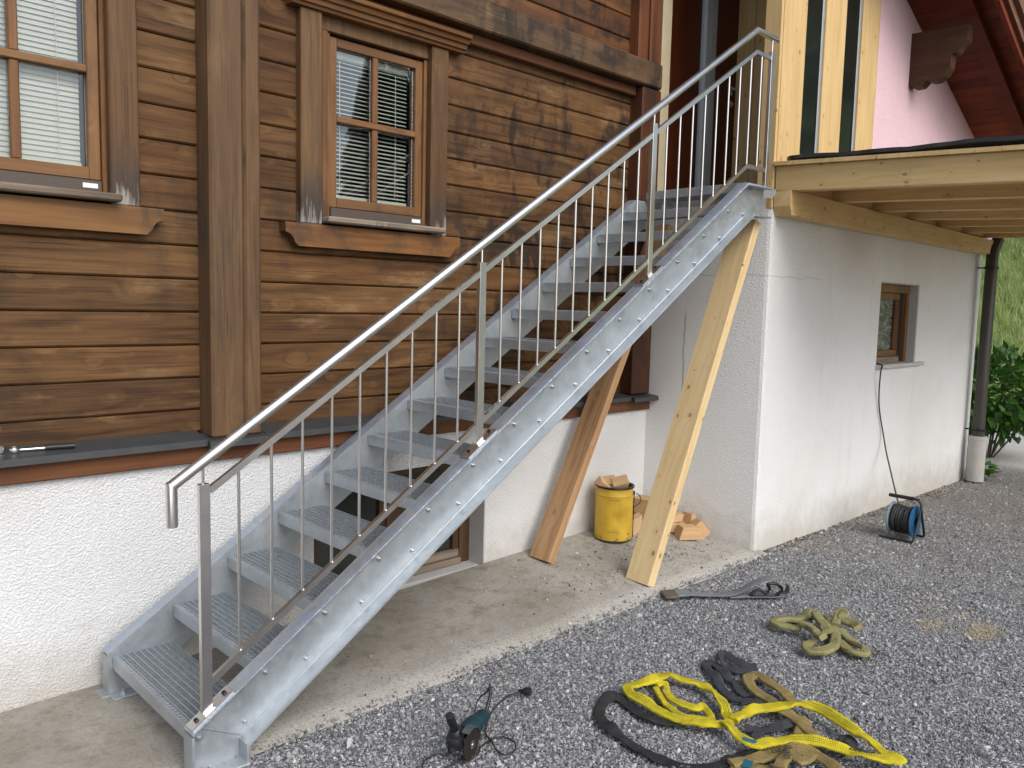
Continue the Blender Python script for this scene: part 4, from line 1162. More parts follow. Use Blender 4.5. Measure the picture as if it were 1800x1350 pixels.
# bucket
BC = (3.531, -0.052, slab_z(3.53, -0.05)+0.004)
bk = thing('bucket', 'yellow metal bucket full of wood offcuts beside the inner corner', 'bucket', BC)
bm = bmesh.new()
nA, prof = 48, [(0.138, 0.0), (0.140, 0.006), (0.139, 0.012)] + [(0.139, 0.02+0.30*i/14) for i in range(15)] + [(0.139, 0.332), (0.1425, 0.337), (0.139, 0.343), (0.139, 0.385), (0.140, 0.392)]
rings = []
for r, h in prof:
    ring = []
    for i in range(nA):
        a = 2*math.pi*i/nA
        rr = r
        if 0.03 < h < 0.28:                        # dented front
            da = (a - R(232) + math.pi) % (2*math.pi) - math.pi
            rr -= 0.014*math.exp(-(da/0.32)**2)*math.exp(-((h-0.16)/0.05)**2)
            da = (a - R(258) + math.pi) % (2*math.pi) - math.pi
            rr -= 0.009*math.exp(-(da/0.2)**2)*math.exp(-((h-0.10)/0.045)**2)
        ring.append(bm.verts.new((BC[0]+rr*math.cos(a), BC[1]+rr*math.sin(a), BC[2]+h)))
    rings.append(ring)
for r0, r1 in zip(rings, rings[1:]):
    for i in range(nA): bm.faces.new((r0[i], r0[(i+1) % nA], r1[(i+1) % nA], r1[i]))
bm.faces.new(list(reversed(rings[0])))
obj('body', bm, M['bucket'], bk, 50)
bm = bmesh.new(); lathe(bm, [(0.134, 0.39), (0.146, 0.39), (0.149, 0.397), (0.146, 0.405), (0.136, 0.405), (0.130, 0.395), (0.128, 0.2), (0.0, 0.2)], BC, n=40)
obj('rim', bm, M['metal_dark'], bk, 40)
bm = bmesh.new(); lathe(bm, [(0.137, -0.002), (0.1425, -0.002), (0.1425, 0.007), (0.137, 0.007)], BC, n=40)
obj('base_ring', bm, M['pipe'], bk, 40)
ha = R(-52)
hp = Vector((BC[0]+0.147*math.cos(ha), BC[1]+0.147*math.sin(ha), BC[2]+0.345))
bm = bmesh.new(); lathe(bm, [(0, -0.008), (0.016, -0.008), (0.016, 0.004), (0, 0.006)], hp, (math.cos(ha), math.sin(ha), 0), 12)
tube(bm, spline([hp+Vector((0.01, -0.01, 0.0)), hp+Vector((0.06, -0.015, -0.04)), hp+Vector((0.065, 0.0, -0.09)), hp+Vector((0.02, 0.05, -0.13))], 0.02), 0.003, 6)
tube(bm, [hp+Vector((0, 0, -0.01)), (hp.x-0.003, hp.y, BC[2]+0.01)], 0.0035, 6)
obj('handle', bm, M['metal_dark'], bk, 40)

# wood offcuts: wedge-ended blocks
def block(label, c, size, rot, skew=0.0, group='wood offcuts by the wall', key=None):
    t = bmesh.new()
    sx, sy, sz = (v/2 for v in size)
    prism(t, [(-sx, -sz), (sx-skew, -sz), (sx, sz), (-sx+skew, sz)], 'y', -sy, sy)
    bmesh.ops.bevel(t, geom=list(t.edges), offset=0.002, segments=1, affect='EDGES')
    o = obj('wood_block', t, M['offcut'], None)
    o.location = c; o.rotation_euler = tuple(R(a) for a in rot)
    return tag(o, label, 'wood block', group)
bz = BC[2]
block('tilted wood offcut with pale edge at the left inside the yellow bucket', (3.475, 0.0, bz+0.385), (0.13, 0.1, 0.07), (20, 35, -30), 0.0, 'wood offcuts in the bucket')
block('biggest wood offcut lying aslant on top inside the yellow bucket', (3.55, -0.075, bz+0.40), (0.15, 0.105, 0.085), (28, -14, -42), 0.03, 'wood offcuts in the bucket')
block('wood offcut half hidden at the back inside the yellow bucket', (3.555, 0.015, bz+0.40), (0.13, 0.10, 0.08), (-18, 32, 12), 0.02, 'wood offcuts in the bucket')
block('wood offcut deep in the bucket under the others', (3.5, -0.05, bz+0.30), (0.15, 0.12, 0.08), (0, 8, 60), 0.0, 'wood offcuts in the bucket')
sz_ = slab_z(4.0, -0.05)
block('square wood block at the bottom of the two-block stack behind the bucket', (3.955, -0.015, sz_+0.055), (0.14, 0.14, 0.11), (0, 0, 8))
block('square wood block on top of the two-block stack behind the bucket', (3.955, -0.012, sz_+0.168), (0.14, 0.14, 0.115), (0, 0, 14))
block('wedge-cut wood block leaning against the right side of the yellow bucket', (3.745, -0.085, sz_+0.055), (0.16, 0.07, 0.12), (8, -28, -30), 0.05)
block('long wood block in front of the loose pile right of the pale plank', (4.045, -0.375, slab_z(4.05, -0.37)+0.05), (0.19, 0.115, 0.095), (0, 0, -34), 0.03)
block('wood block tipped on its corner at the right end of the loose pile', (4.15, -0.40, slab_z(4.1, -0.4)+0.058), (0.13, 0.09, 0.10), (0, 48, -30), 0.0)
block('flat pale wood block lying behind the long block in the pile', (4.055, -0.235, slab_z(4.05, -0.2)+0.035), (0.17, 0.10, 0.065), (0, 0, -50), 0.02)
block('upper wood block lying across the pile against the white wall', (4.09, -0.215, slab_z(4.05, -0.2)+0.10), (0.13, 0.09, 0.055), (0, -9, -38), 0.02)
block('thin wood block standing on end against the white return wall', (4.165, -0.285, slab_z(4.1, -0.3)+0.075), (0.05, 0.10, 0.15), (0, 14, -8), 0.0)

# ratchet wrench and socket on the flashing
wr = thing('ratchet_wrench', 'chrome ratchet wrench with black grip lying on the slate flashing', 'wrench', (-0.25, 0.15, 1.135))
zz = 1.1415
bm = bmesh.new(); lathe(bm, [(0, -0.008), (0.021, -0.008), (0.023, 0.0), (0.021, 0.009), (0.012, 0.011), (0.012, 0.02), (0, 0.021)], (-0.325, 0.155, zz), n=18)
obj('head', bm, M['chrome'], wr, 40)
obj('shaft', tube(bmesh.new(), [(-0.31, 0.153, zz), (-0.205, 0.142, zz)], 0.0075, 10), M['chrome'], wr, 40)
bm = bmesh.new(); sweep(bm, spline([(-0.21, 0.143, zz), (-0.19, 0.141, zz+0.001), (-0.13, 0.136, zz), (-0.095, 0.133, zz)], 0.01), circ(0.013, 12), scales=None)
obj('grip', bm, M['black'], wr, 40)
bm = bmesh.new(); lathe(bm, [(0, 0), (0.014, 0), (0.014, 0.03), (0.009, 0.03), (0.009, 0.01), (0, 0.01)], (-0.375, 0.16, 1.136), n=16)
tag(obj('socket', bm, M['chrome'], None, 40), 'small chrome socket on the slate flashing left of the wrench', 'socket')

# ---- lifting slings: flat tubes of webbing swept along hand-laid courses
PROF = [(-0.5, 0.0), (-0.47, -0.36), (-0.3, -0.5), (0.0, -0.46), (0.3, -0.5), (0.47, -0.36), (0.5, 0.0), (0.47, 0.36), (0.3, 0.5), (0.0, 0.42), (-0.3, 0.5), (-0.47, 0.36)]
def web(bm, course, width, thick, lift, seed, twist=0.6, amp=0.012):
    pts = spline([(x, y, 0) for x, y in course], 0.013)
    ups, out, scl = [], [], []
    n = len(pts)
    for i, p in enumerate(pts):
        s = i*0.013
        tw = twist*(mnoise.noise(Vector((s*3.1, seed, 0)))*1.5 + 0.6*mnoise.noise(Vector((s*11, seed, 3))))
        a = pts[max(i-1, 0)]; b = pts[min(i+1, n-1)]
        d = (b-a).normalized()
        side = Vector((-d.y, d.x, 0))
        ups.append(Vector((0, 0, 1))*math.cos(tw) + side*math.sin(tw))
        z = lift + thick*0.5 + 1.6*amp*max(0, mnoise.noise(Vector((s*5, seed, 8)))) + abs(math.sin(tw))*width*0.42
        out.append(Vector((p.x, p.y, z)))
        wv = 0.30*mnoise.noise(Vector((s*6, seed, 5))) + 0.12*mnoise.noise(Vector((s*19, seed, 6)))
        scl.append((0.96 + wv, 1.1 - 1.3*wv))
    # flat top profile: u runs across the width
    prof = [(a*width, b*thick) for a, b in PROF]
    sweep(bm, out, prof, ups, True, 'UVMap', scl)
def sling(name, label, cat, courses, width, thick, lifts, mat, twist=0.6, group=None):
    bm = bmesh.new()
    for i, c in enumerate(courses):
        web(bm, c, width[i] if isinstance(width, (list, tuple)) else width, thick, lifts[i] if isinstance(lifts, (list, tuple)) else lifts, hash(name) % 97*0 + len(name)*1.7+i*5.3, twist)
    for v in bm.verts:                              # creases and slack
        q = v.co
        v.co = q + Vector((mnoise.noise(q*55), mnoise.noise(q*55+Vector((9, 0, 0))), 0.8*mnoise.noise(q*48+Vector((0, 9, 0)))))*(0.0042 if thick > 0.01 else 0.0026)
        v.co.z = max(v.co.z, 0.001)
    o = obj('webbing', bm, mat, None, 60)
    c = Vector((sum(p[0] for p in courses[0])/len(courses[0]), sum(p[1] for p in courses[0])/len(courses[0]), 0))
    t = thing(name, label, cat, c, group)
    o.parent = t
    o.location = -c
    return t
S = {}
S['yellow'] = [[(1.862,-2.059),(1.784,-2.016),(1.737,-1.954),(1.711,-1.841),(1.729,-1.713),(1.745,-1.611),(1.8,-1.549),(1.865,-1.568),(1.942,-1.598),(2.039,-1.605),(2.051,-1.693),(2.078,-1.78),(2.032,-1.875),(1.983,-1.948),(1.903,-2.021),(1.875,-2.061)],
 [(1.906,-1.63),(1.826,-1.729),(1.778,-1.824),(1.774,-1.886),(1.812,-1.952),(1.838,-1.996)],
 [(1.917,-1.627),(1.964,-1.642),(1.888,-1.712),(1.846,-1.782),(1.847,-1.851),(1.864,-1.889),(1.91,-1.884),(1.889,-1.921),(1.847,-1.972)],
 [(1.877,-2.061),(1.928,-2.064),(2.045,-2.089),(2.142,-2.152),(2.235,-2.228),(2.238,-2.293),(2.206,-2.385),(2.173,-2.469),(2.145,-2.544),(2.101,-2.62),(2.103,-2.667),(2.076,-2.67),(2.018,-2.604),(1.997,-2.498),(1.972,-2.41),(1.925,-2.33),(1.837,-2.271),(1.766,-2.237),(1.757,-2.19),(1.789,-2.109),(1.823,-2.057)]]
S['black'] = [[(1.73,-1.911),(1.675,-1.852),(1.653,-1.779),(1.671,-1.673),(1.702,-1.596),(1.701,-1.548),(1.63,-1.545),(1.531,-1.595),(1.47,-1.682),(1.434,-1.802),(1.42,-1.942),(1.442,-2.062),(1.497,-2.155),(1.602,-2.195),(1.678,-2.208),(1.747,-2.215)]]
S['grey'] = [[(2.19,-2.113),(2.15,-2.031),(2.108,-1.957),(2.116,-1.903),(2.162,-1.829),(2.225,-1.764),(2.258,-1.711),(2.315,-1.647),(2.362,-1.628),(2.362,-1.673),(2.32,-1.737),(2.267,-1.802),(2.261,-1.837),(2.202,-1.902),(2.171,-1.951)],
 [(2.458,-1.843),(2.384,-1.806),(2.366,-1.763),(2.398,-1.689),(2.461,-1.639),(2.497,-1.64),(2.463,-1.716),(2.447,-1.79),(2.477,-1.838)],
 [(1.896,-2.11),(1.941,-2.161),(2.017,-2.196),(2.098,-2.225)],
 [(1.91,-2.165),(1.851,-2.185),(1.827,-2.233),(1.859,-2.28),(1.94,-2.343),(2.0,-2.396),(2.05,-2.455)],
 [(2.014,-2.514),(2.061,-2.47),(2.128,-2.44),(2.159,-2.447),(2.131,-2.473),(2.083,-2.48)]]
S['khaki'] = [[(2.246,-2.168),(2.254,-2.145),(2.313,-2.063),(2.353,-1.983),(2.389,-1.908),(2.386,-1.878),(2.314,-1.883),(2.247,-1.942),(2.217,-2.003),(2.202,-2.064),(2.141,-2.139),(2.122,-2.213),(2.082,-2.285),(2.041,-2.352),(1.977,-2.395)],
 [(2.172,-2.223),(2.124,-2.269),(2.039,-2.289),(1.954,-2.315)],
 [(1.582,-2.229),(1.649,-2.253),(1.708,-2.278),(1.797,-2.321),(1.899,-2.364),(1.908,-2.42),(1.885,-2.49),(1.859,-2.529)],
 [(1.683,-2.382),(1.766,-2.358),(1.812,-2.371),(1.796,-2.411),(1.876,-2.419)], [(1.561,-2.255),(1.644,-2.294),(1.696,-2.367)]]
S['olive'] = [[(3.084,-1.766),(3.077,-1.739),(3.047,-1.68),(3.048,-1.625),(3.104,-1.609),(3.176,-1.635),(3.232,-1.683),(3.308,-1.69),(3.399,-1.663),(3.372,-1.73),(3.384,-1.769),(3.309,-1.835),(3.224,-1.899),(3.109,-1.958),(2.972,-2.002),(2.88,-1.981),(2.853,-1.934),(2.9,-1.891),(2.974,-1.892)],
 [(3.09,-1.771),(3.076,-1.825),(3.014,-1.901),(2.979,-1.947)], [(3.283,-1.755),(3.225,-1.805),(3.149,-1.875),(3.041,-1.938)],
 [(3.258,-1.888),(3.399,-1.841),(3.478,-1.821),(3.463,-1.852),(3.354,-1.887),(3.335,-1.954),(3.295,-2.001)],
 [(3.267,-1.909),(3.2,-1.985),(3.132,-2.066),(3.092,-2.13),(3.046,-2.137),(3.022,-2.093),(3.07,-2.025),(3.113,-1.974)]]
G = 'lifting slings on the gravel'
sling('lifting_sling', 'black webbing sling loop under the left end of the yellow sling', 'sling', S['black'], 0.055, 0.007, 0.004, M['sl_black'], 0.9, G)
sling('lifting_sling', 'charcoal grey webbing strap with loops behind and under the yellow sling', 'sling', S['grey'], 0.05, 0.006, [0.004, 0.012, 0.006, 0.01, 0.012], M['sl_grey'], 0.8, G)
kh = sling('lifting_sling', 'khaki webbing sling lying tangled under the yellow sling', 'sling', S['khaki'], 0.058, 0.014, [0.014, 0.006, 0.016, 0.03, 0.006], M['sl_khaki'], 0.5, G)
ye = sling('lifting_sling', 'bright yellow webbing sling with black stripes looped on the gravel', 'sling', S['yellow'], [0.054, 0.034, 0.034, 0.056], 0.014, [0.02, 0.008, 0.014, 0.034], M['sl_yellow'], 0.85, G)
ol = sling('lifting_sling', 'olive green webbing sling bundled by itself on the gravel', 'sling', S['olive'], 0.055, 0.026, [0.012, 0.05, 0.055, 0.035, 0.006], M['sl_olive'], 0.75, G)
# sewn cuff, label and printed figures
def sub_world(name, bm, mat, parent, smooth=None):
    o = obj(name, bm, mat, parent, smooth)
    return o
bm = bmesh.new(); bar(bm, (1.765, -2.205, 0.055), (1.735, -2.215, 0.04), 0.055, 0.004)
sub_world('label', bm, M['teal_tag'], ye)
bm = bmesh.new(); bar(bm, (1.60, -2.28, 0.03), (1.65, -2.27, 0.034), 0.035, 0.004)
sub_world('label', bm, M['teal_tag'], kh)
def text_mesh(txt, size, loc, rot, mat, parent, name='print'):
    cu = bpy.data.curves.new(name, 'FONT'); cu.body = txt; cu.size = size; cu.extrude = 0.0006
    cu.resolution_u = 2
    tmp = bpy.data.objects.new('tmp', cu); COL.objects.link(tmp)
    dg = bpy.context.evaluated_depsgraph_get()
    me = bpy.data.meshes.new_from_object(tmp.evaluated_get(dg))
    COL.objects.unlink(tmp); bpy.data.objects.remove(tmp)
    me.name = name
    o = bpy.data.objects.new(name, me); COL.objects.link(o)
    me.materials.append(mat)
    o.parent = parent
    o.location = Vector(loc)-OFF[parent.name]; o.rotation_euler = rot
    return o
text_mesh('2000', 0.055, (1.735, -2.315, 0.052), (0, 0, R(-27)), M['print_black'], kh)
text_mesh('000', 0.045, (1.745, -2.395, 0.056), (R(8), 0, R(28)), M['print_black'], kh)
text_mesh('2000', 0.036, (2.005, -2.51, 0.052), (0, 0, R(-72)), M['print_black'], ye)
text_mesh('WLL', 0.04, (3.335, -1.765, 0.05), (0, 0, R(-141)), M['print_black'], ol)

# ---- grey ratchet strap with buckle end
bs = thing('ratchet_strap', 'grey webbing strap with black hook loop lying at the edge of the apron', 'strap', (3.2, -1.1, 0))
bm = bmesh.new()
crs = [(3.05, -0.955, 0.016), (3.106, -1.004, 0.022), (3.192, -1.061, 0.014), (3.284, -1.15, 0.014), (3.35, -1.21, 0.03), (3.42, -1.27, 0.085), (3.49, -1.34, 0.128), (3.55, -1.395, 0.125), (3.585, -1.43, 0.08), (3.575, -1.42, 0.03), (3.52, -1.365, 0.012), (3.45, -1.30, 0.012), (3.36, -1.225, 0.010), (3.3, -1.18, 0.008)]
pts = spline(crs, 0.02)
ups = []
for i, p in enumerate(pts):
    d = (pts[min(i+1, len(pts)-1)]-pts[max(i-1, 0)]).normalized()
    ups.append(Vector((0.73, 0.68, 0)).cross(d) if True else None)
sweep(bm, pts, [(a*0.075, b*0.006) for a, b in PROF], ups, True, 'UVMap')
obj('webbing', bm, M['sl_lightgrey'], bs, 50)
bm = bmesh.new(); bar(bm, (2.985, -0.90, 0.014), (3.055, -0.957, 0.018), 0.125, 0.022, bev=0.006)
obj('end_pad', bm, M['gravel_bag'], bs, 40)
bm = bmesh.new(); bar(bm, (3.05, -0.953, 0.022), (3.105, -1.0, 0.026), 0.105, 0.012, bev=0.003)
obj('sleeve', bm, M['sl_lightgrey'], bs)
bm = bmesh.new()
tube(bm, spline([(3.41, -1.27, 0.02), (3.45, -1.30, 0.05), (3.485, -1.335, 0.03), (3.505, -1.35, 0.06), (3.49, -1.34, 0.085), (3.53, -1.375, 0.09), (3.56, -1.405, 0.055), (3.53, -1.38, 0.02)], 0.01), 0.009, 8)
bar(bm, (3.40, -1.265, 0.012), (3.55, -1.40, 0.014), 0.045, 0.016, bev=0.004)
obj('hook', bm, M['metal_dark'], bs, 40)

# ---- angle grinder
gr = thing('angle_grinder', 'teal and black corded angle grinder lying on the gravel with its disc upright', 'angle grinder', (0.86, -1.45, 0))
n_ = Vector((0.345, -0.939, 0.0)); a_ = Vector((0.936, 0.344, 0.06)).normalized()
dc = Vector((0.867, -1.487, 0.064))
hc = dc - n_*0.052 + Vector((0, 0, 0.006))
bm = bmesh.new(); lathe(bm, [(0.011, -0.0015), (0.0625, -0.0015), (0.0625, 0.0015), (0.045, 0.002), (0.035, 0.0), (0.011, -0.0005)], dc, n_, 36)
obj('disc', bm, M['disc'], gr, 40)
bm = bmesh.new(); lathe(bm, [(0.0, -0.012), (0.018, -0.012), (0.018, 0.006), (0.014, 0.008), (0.007, 0.008), (0.007, 0.013), (0, 0.013)], dc, n_, 18)
obj('flange_nut', bm, M['chrome'], gr, 40)
bm = bmesh.new()                                    # guard: half shell over the disc
side = n_.cross(Vector((0, 0, 1))).normalized(); upv = Vector((0, 0, 1))
segs = 18
pr_ = []
for i in range(segs+1):
    an = R(60+130*i/segs) - R(0)
    dirv = (-side)*math.cos(an)*-1 + upv*math.sin(an)
    pr_.append([dc+dirv*0.069+n_*0.007, dc+dirv*0.0705-n_*0.026, dc+dirv*0.03-n_*0.028, dc+dirv*0.03-n_*0.024, dc+dirv*0.066-n_*0.022, dc+dirv*0.066+n_*0.007])
vv = [[bm.verts.new(p) for p in r] for r in pr_]
for r0, r1 in zip(vv, vv[1:]):
    for i in range(6): bm.faces.new((r0[i], r0[(i+1) % 6], r1[(i+1) % 6], r1[i]))
bm.faces.new(vv[0]); bm.faces.new(list(reversed(vv[-1])))
obj('guard', bm, M['guard'], gr, 40)
bm = bmesh.new(); lathe(bm, [(0, -0.05), (0.024, -0.05), (0.034, -0.035), (0.034, 0.01), (0.024, 0.022), (0.02, 0.04), (0, 0.04)], hc, n_, 16)
sweep(bm, [hc-a_*0.03, hc+a_*0.0, hc+a_*0.05], [(0.032*c, 0.030*s) for c, s in circ(1, 12)])
obj('gear_head', bm, M['gearhead'], gr, 40)
bm = bmesh.new()
body = [(0.04, 0.036), (0.055, 0.041), (0.09, 0.042), (0.12, 0.040), (0.14, 0.035)]
sweep(bm, [hc+a_*d for d, r in body], circ(1, 18), scales=[r for d, r in body])
obj('motor_housing', bm, M['teal'], gr, 40)
bm = bmesh.new()
tail = [(0.138, 0.033), (0.16, 0.031), (0.195, 0.032), (0.212, 0.025), (0.218, 0.012)]
sweep(bm, [hc+a_*d + Vector((0, 0, -0.004)) for d, r in tail], circ(1, 16), scales=[r for d, r in tail])
obj('rear_grip', bm, M['teal'], gr, 40)
e_ = hc+a_*0.212
bm = bmesh.new()
sweep(bm, [e_, e_+Vector((0.03, 0.012, 0.02)), e_+Vector((0.05, 0.02, 0.06)), e_+Vector((0.055, 0.03, 0.10))], circ(1, 10), scales=[0.009, 0.0085, 0.007, 0.005])
obj('cord_sleeve', bm, M['black'], gr, 40)
bm = bmesh.new()
hb = hc+Vector((-0.012, 0.012, 0.028)); ht = Vector((0.778, -1.452, 0.205))
dv = (ht-hb)
L_ = dv.length
lathe(bm, [(0.0, 0.0), (0.026, 0.0), (0.03, 0.008), (0.026, 0.016), (0.016, 0.024), (0.0155, 0.04)] + [(0.0165+0.0012*(i % 2), 0.05+(L_-0.06)*i/10) for i in range(11)] + [(0.0165, L_-0.004), (0.0, L_)], hb, dv, 18)
obj('side_handle', bm, M['black'], gr, 40)
c1 = [(0.937,-1.458),(1.014,-1.441),(1.066,-1.457),(1.077,-1.518),(1.035,-1.565),(0.982,-1.567),(0.978,-1.522),(1.007,-1.449),(1.029,-1.394),(1.095,-1.331),(1.165,-1.28),(1.251,-1.238),(1.354,-1.214),(1.412,-1.238)]
p1 = [e_+Vector((0.055, 0.03, 0.10)), e_+Vector((0.06, 0.05, 0.06)), e_+Vector((0.03, 0.08, 0.015))]
obj('cord', tube(bmesh.new(), spline([(x, y, 0.010 + (0.008 if i == 7 else 0)) for i, (x, y) in enumerate(c1)], 0.02), 0.0042, 8), M['rubber'], gr, 60)
c2 = [(1.0,-1.33),(0.93,-1.31),(0.86,-1.36),(0.811,-1.405),(0.777,-1.377),(0.709,-1.384),(0.671,-1.428),(0.684,-1.471),(0.761,-1.476),(0.83,-1.475),(0.90,-1.49),(0.937,-1.458)]
obj('cord', tube(bmesh.new(), spline(p1+[(x, y, 0.010) for x, y in c2], 0.02), 0.0042, 8), M['rubber'], gr, 60)
bm = bmesh.new(); lathe(bm, [(0, -0.02), (0.007, -0.02), (0.01, 0.0), (0.018, 0.012), (0.02, 0.03), (0.019, 0.04), (0, 0.042)], (1.405, -1.236, 0.018), (0.4, -0.9, 0.15), 14)
obj('plug', bm, M['black'], gr, 40)

# ---- cable reel
rl = thing('cable_reel', 'blue and black cable reel on the ground, cord running up to the small window', 'cable reel', (5.73, -1.34, -0.02))
gz = ground_z(5.73, -1.34)+0.008
rc = Vector((5.73, -1.34, gz+0.155))
def wheel(y, r, mat, name):
    b = bmesh.new()
    lathe(b, [(0.03, -0.008), (r-0.01, -0.008), (r, -0.004), (r, 0.004), (r-0.01, 0.008), (0.06, 0.004), (0.03, 0.008)], (rc.x, y, rc.z), (0, 1, 0), 32)
    return obj(name, b, mat, rl, 40)
wheel(-1.245, 0.13, M['reel_grey'], 'flange')
wheel(-1.425, 0.13, M['reel_blue'], 'flange')
bm = bmesh.new(); lathe(bm, [(0, 0), (0.045, 0), (0.045, 0.015), (0.03, 0.02), (0, 0.02)], (rc.x, -1.237, rc.z), (0, 1, 0), 20)
obj('hub', bm, M['black'], rl, 40)
bm = bmesh.new()
for i in range(13):
    yy = -1.415+0.0128*i
    rr = 0.098+0.012*random.random()
    tl_ = random.uniform(-0.012, 0.012)
    ring = [Vector((rc.x+rr*math.cos(2*math.pi*j/28), yy+tl_*math.cos(2*math.pi*j/28+i), rc.z+rr*math.sin(2*math.pi*j/28))) for j in range(29)]
    tube(bm, ring, 0.0085, 6)
lathe(bm, [(0.09, 0), (0.09, 0.17)], (rc.x, -1.418, rc.z), (0, 1, 0), 24)
obj('cable_coil', bm, M['rubber'], rl, 60)
bm = bmesh.new()
fy_ = -1.465
tube(bm, spline([(5.60, -1.20, gz+0.008), (5.60, -1.42, gz+0.008), (5.602, -1.455, gz+0.012), (5.625, fy_, gz+0.05), (5.70, fy_, gz+0.20), (5.73, fy_, gz+0.29), (5.73, -1.445, gz+0.325), (5.73, -1.41, gz+0.335), (5.73, -1.22, gz+0.335)], 0.03), 0.010, 10)
tube(bm, spline([(5.86, -1.20, gz+0.008), (5.86, -1.42, gz+0.008), (5.858, -1.455, gz+0.012), (5.835, fy_, gz+0.05), (5.76, fy_, gz+0.20), (5.735, fy_, gz+0.27)], 0.03), 0.010, 10)
obj('frame', bm, M['black'], rl, 50)
bm = bmesh.new(); tube(bm, [(5.73, -1.21, gz+0.335), (5.73, -1.40, gz+0.335)], 0.0155, 12)
obj('handle_grip', bm, M['black'], rl, 40)
obj('bearing_plate', B(5.70, 5.76, -1.462, -1.448, gz+0.05, gz+0.28, 0.004), M['reel_blue'], rl)
cab = spline([(5.715, -1.30, rc.z+0.095), (5.979, -1.17, 0.274), (6.287, -1.0, 0.395), (6.466, -0.88, 0.539), (6.541, -0.815, 0.682), (6.40, -0.81, 0.985), (6.30, -0.845, 1.29), (6.335, -0.845, 1.335), (6.345, -0.80, 1.356), (6.36, -0.70, 1.36)], 0.06)
obj('cord', tube(bmesh.new(), cab, 0.0065, 8), M['rubber'], rl, 60)

# ---- a scrap of dead leaves beside the olive sling, and two more bits
def leaf_scrap(label, pts, s):
    bm = bmesh.new()
    for x, y in pts:
        a = random.uniform(0, 6.28)
        c = Vector((x, y, 0.012))
        d = Vector((math.cos(a), math.sin(a), 0))*s; e = Vector((-math.sin(a), math.cos(a), 0.3))*s*0.45
        q = [c-d, c-d*0.2+e, c+d+Vector((0, 0, s*0.4)), c-d*0.2-e*0.9]
        bm.faces.new([bm.verts.new(p) for p in q])
    r = bmesh.ops.extrude_face_region(bm, geom=list(bm.faces))
    bmesh.ops.translate(bm, vec=(0, 0, 0.0012), verts=[v for v in r['geom'] if isinstance(v, bmesh.types.BMVert)])
    tag(obj('dead_leaf', bm, M['dead_leaf']), label, 'dead leaf')
leaf_scrap('crumpled red-brown dead leaf on the gravel beside the olive sling', [(3.165, -2.17), (3.155, -2.20), (3.15, -2.225), (3.14, -2.24), (3.16, -2.185)], 0.017)
leaf_scrap('tiny red-brown leaf scrap on the gravel above the yellow sling', [(2.36, -1.50), (2.375, -1.515)], 0.013)

# ================================================================ VEGETATION
def leaf_shape(L, W):
    b = bmesh.new()
    pts = [(0, 0, 0), (0.25*L, 0.5*W, 0.03*L), (0.6*L, 0.42*W, 0.02*L), (L, 0, -0.08*L), (0.6*L, -0.42*W, 0.02*L), (0.25*L, -0.5*W, 0.03*L)]
    v = [b.verts.new(p) for p in pts]
    mid = b.verts.new((0.5*L, 0, -0.02*L))
    for i in range(6): b.faces.new((v[i], v[(i+1) % 6], mid))
    return b
def orient(pos, out, roll):
    x = Vector(out).normalized()
    z = Vector((0, 0, 1)); y = z.cross(x)
    if y.length < 1e-3: y = Vector((0, 1, 0))
    y.normalize(); z = x.cross(y)
    mt = Matrix((x, y, z)).transposed().to_4x4() @ Matrix.Rotation(roll, 4, 'X')
    mt.translation = pos
    return mt
shrub = thing('shrub', 'leafy dark green shrub growing behind the downpipe', 'shrub', (10.9, -0.45, 0))
bm = bmesh.new()
tips = []
for i in range(16):
    a = random.uniform(0, 6.28); r_ = random.uniform(0.25, 0.95)
    tip = Vector((10.9+r_*math.cos(a), -0.45+1.1*r_*math.sin(a), random.uniform(0.75, 1.32)))
    tips.append(tip)
    tube(bm, spline([(10.9+0.1*math.cos(a), -0.45+0.1*math.sin(a), -0.1), (10.9+0.55*r_*math.cos(a), -0.45+0.6*r_*math.sin(a), 0.55), tip], 0.12), 0.012, 6)
obj('branches', bm, M['bark'], shrub, 60)
lm = leaf_shape(0.15, 0.085)
l0 = obj('leaf', lm, M['leaf'], None, 180)
cands = []
while len(cands) < 2600:
    p = Vector((random.gauss(0, 0.5), random.gauss(0, 0.55), random.gauss(0, 0.32)))
    q = Vector((p.x/0.95, p.y/1.05, p.z/0.58))
    if 0.35 < q.length < 1.0 + 0.18*mnoise.noise(p*3.0):
        pos = Vector((10.9, -0.45, 0.80)) + p
        if pos.z > 0.18: cands.append((pos, q.normalized()))
key = cam.location if False else Vector((-1.2, -3.8, 1.8))
cands.sort(key=lambda c: -(c[1].dot((key-c[0]).normalized()) + 0.4*(c[0]-Vector((10.9, -0.45, 0.8))).length))
for i, (pos, nrm) in enumerate(cands[:300]):
    o = l0 if i == 0 else l0.copy()
    if i: COL.objects.link(o)
    d = nrm + Vector((random.uniform(-.6, .6), random.uniform(-.6, .6), random.uniform(-.7, .2)))
    mt = orient(pos-Vector((10.9, -0.45, 0)), d, random.uniform(-0.8, 0.8))
    s = random.uniform(0.6, 1.25)
    o.parent = shrub
    o.matrix_local = mt @ Matrix.Scale(s, 4)
bm = bmesh.new()
for pos, nrm in cands[300:]:
    lb = leaf_shape(0.13, 0.07)
    d = nrm + Vector((random.uniform(-.7, .7), random.uniform(-.7, .7), random.uniform(-.8, .3)))
    lb.transform(orient(pos, d, random.uniform(-0.9, 0.9)) @ Matrix.Scale(random.uniform(0.6, 1.2), 4))
    tm = bpy.data.meshes.new('t'); lb.to_mesh(tm); bm.from_mesh(tm); bpy.data.meshes.remove(tm); lb.free()
o = obj('foliage', bm, M['leaf'], shrub, 180); o['kind'] = 'stuff'
weed = thing('weed', 'low green weed at the foot of the grey standpipe', 'weed', (9.2, -0.95, -0.05))
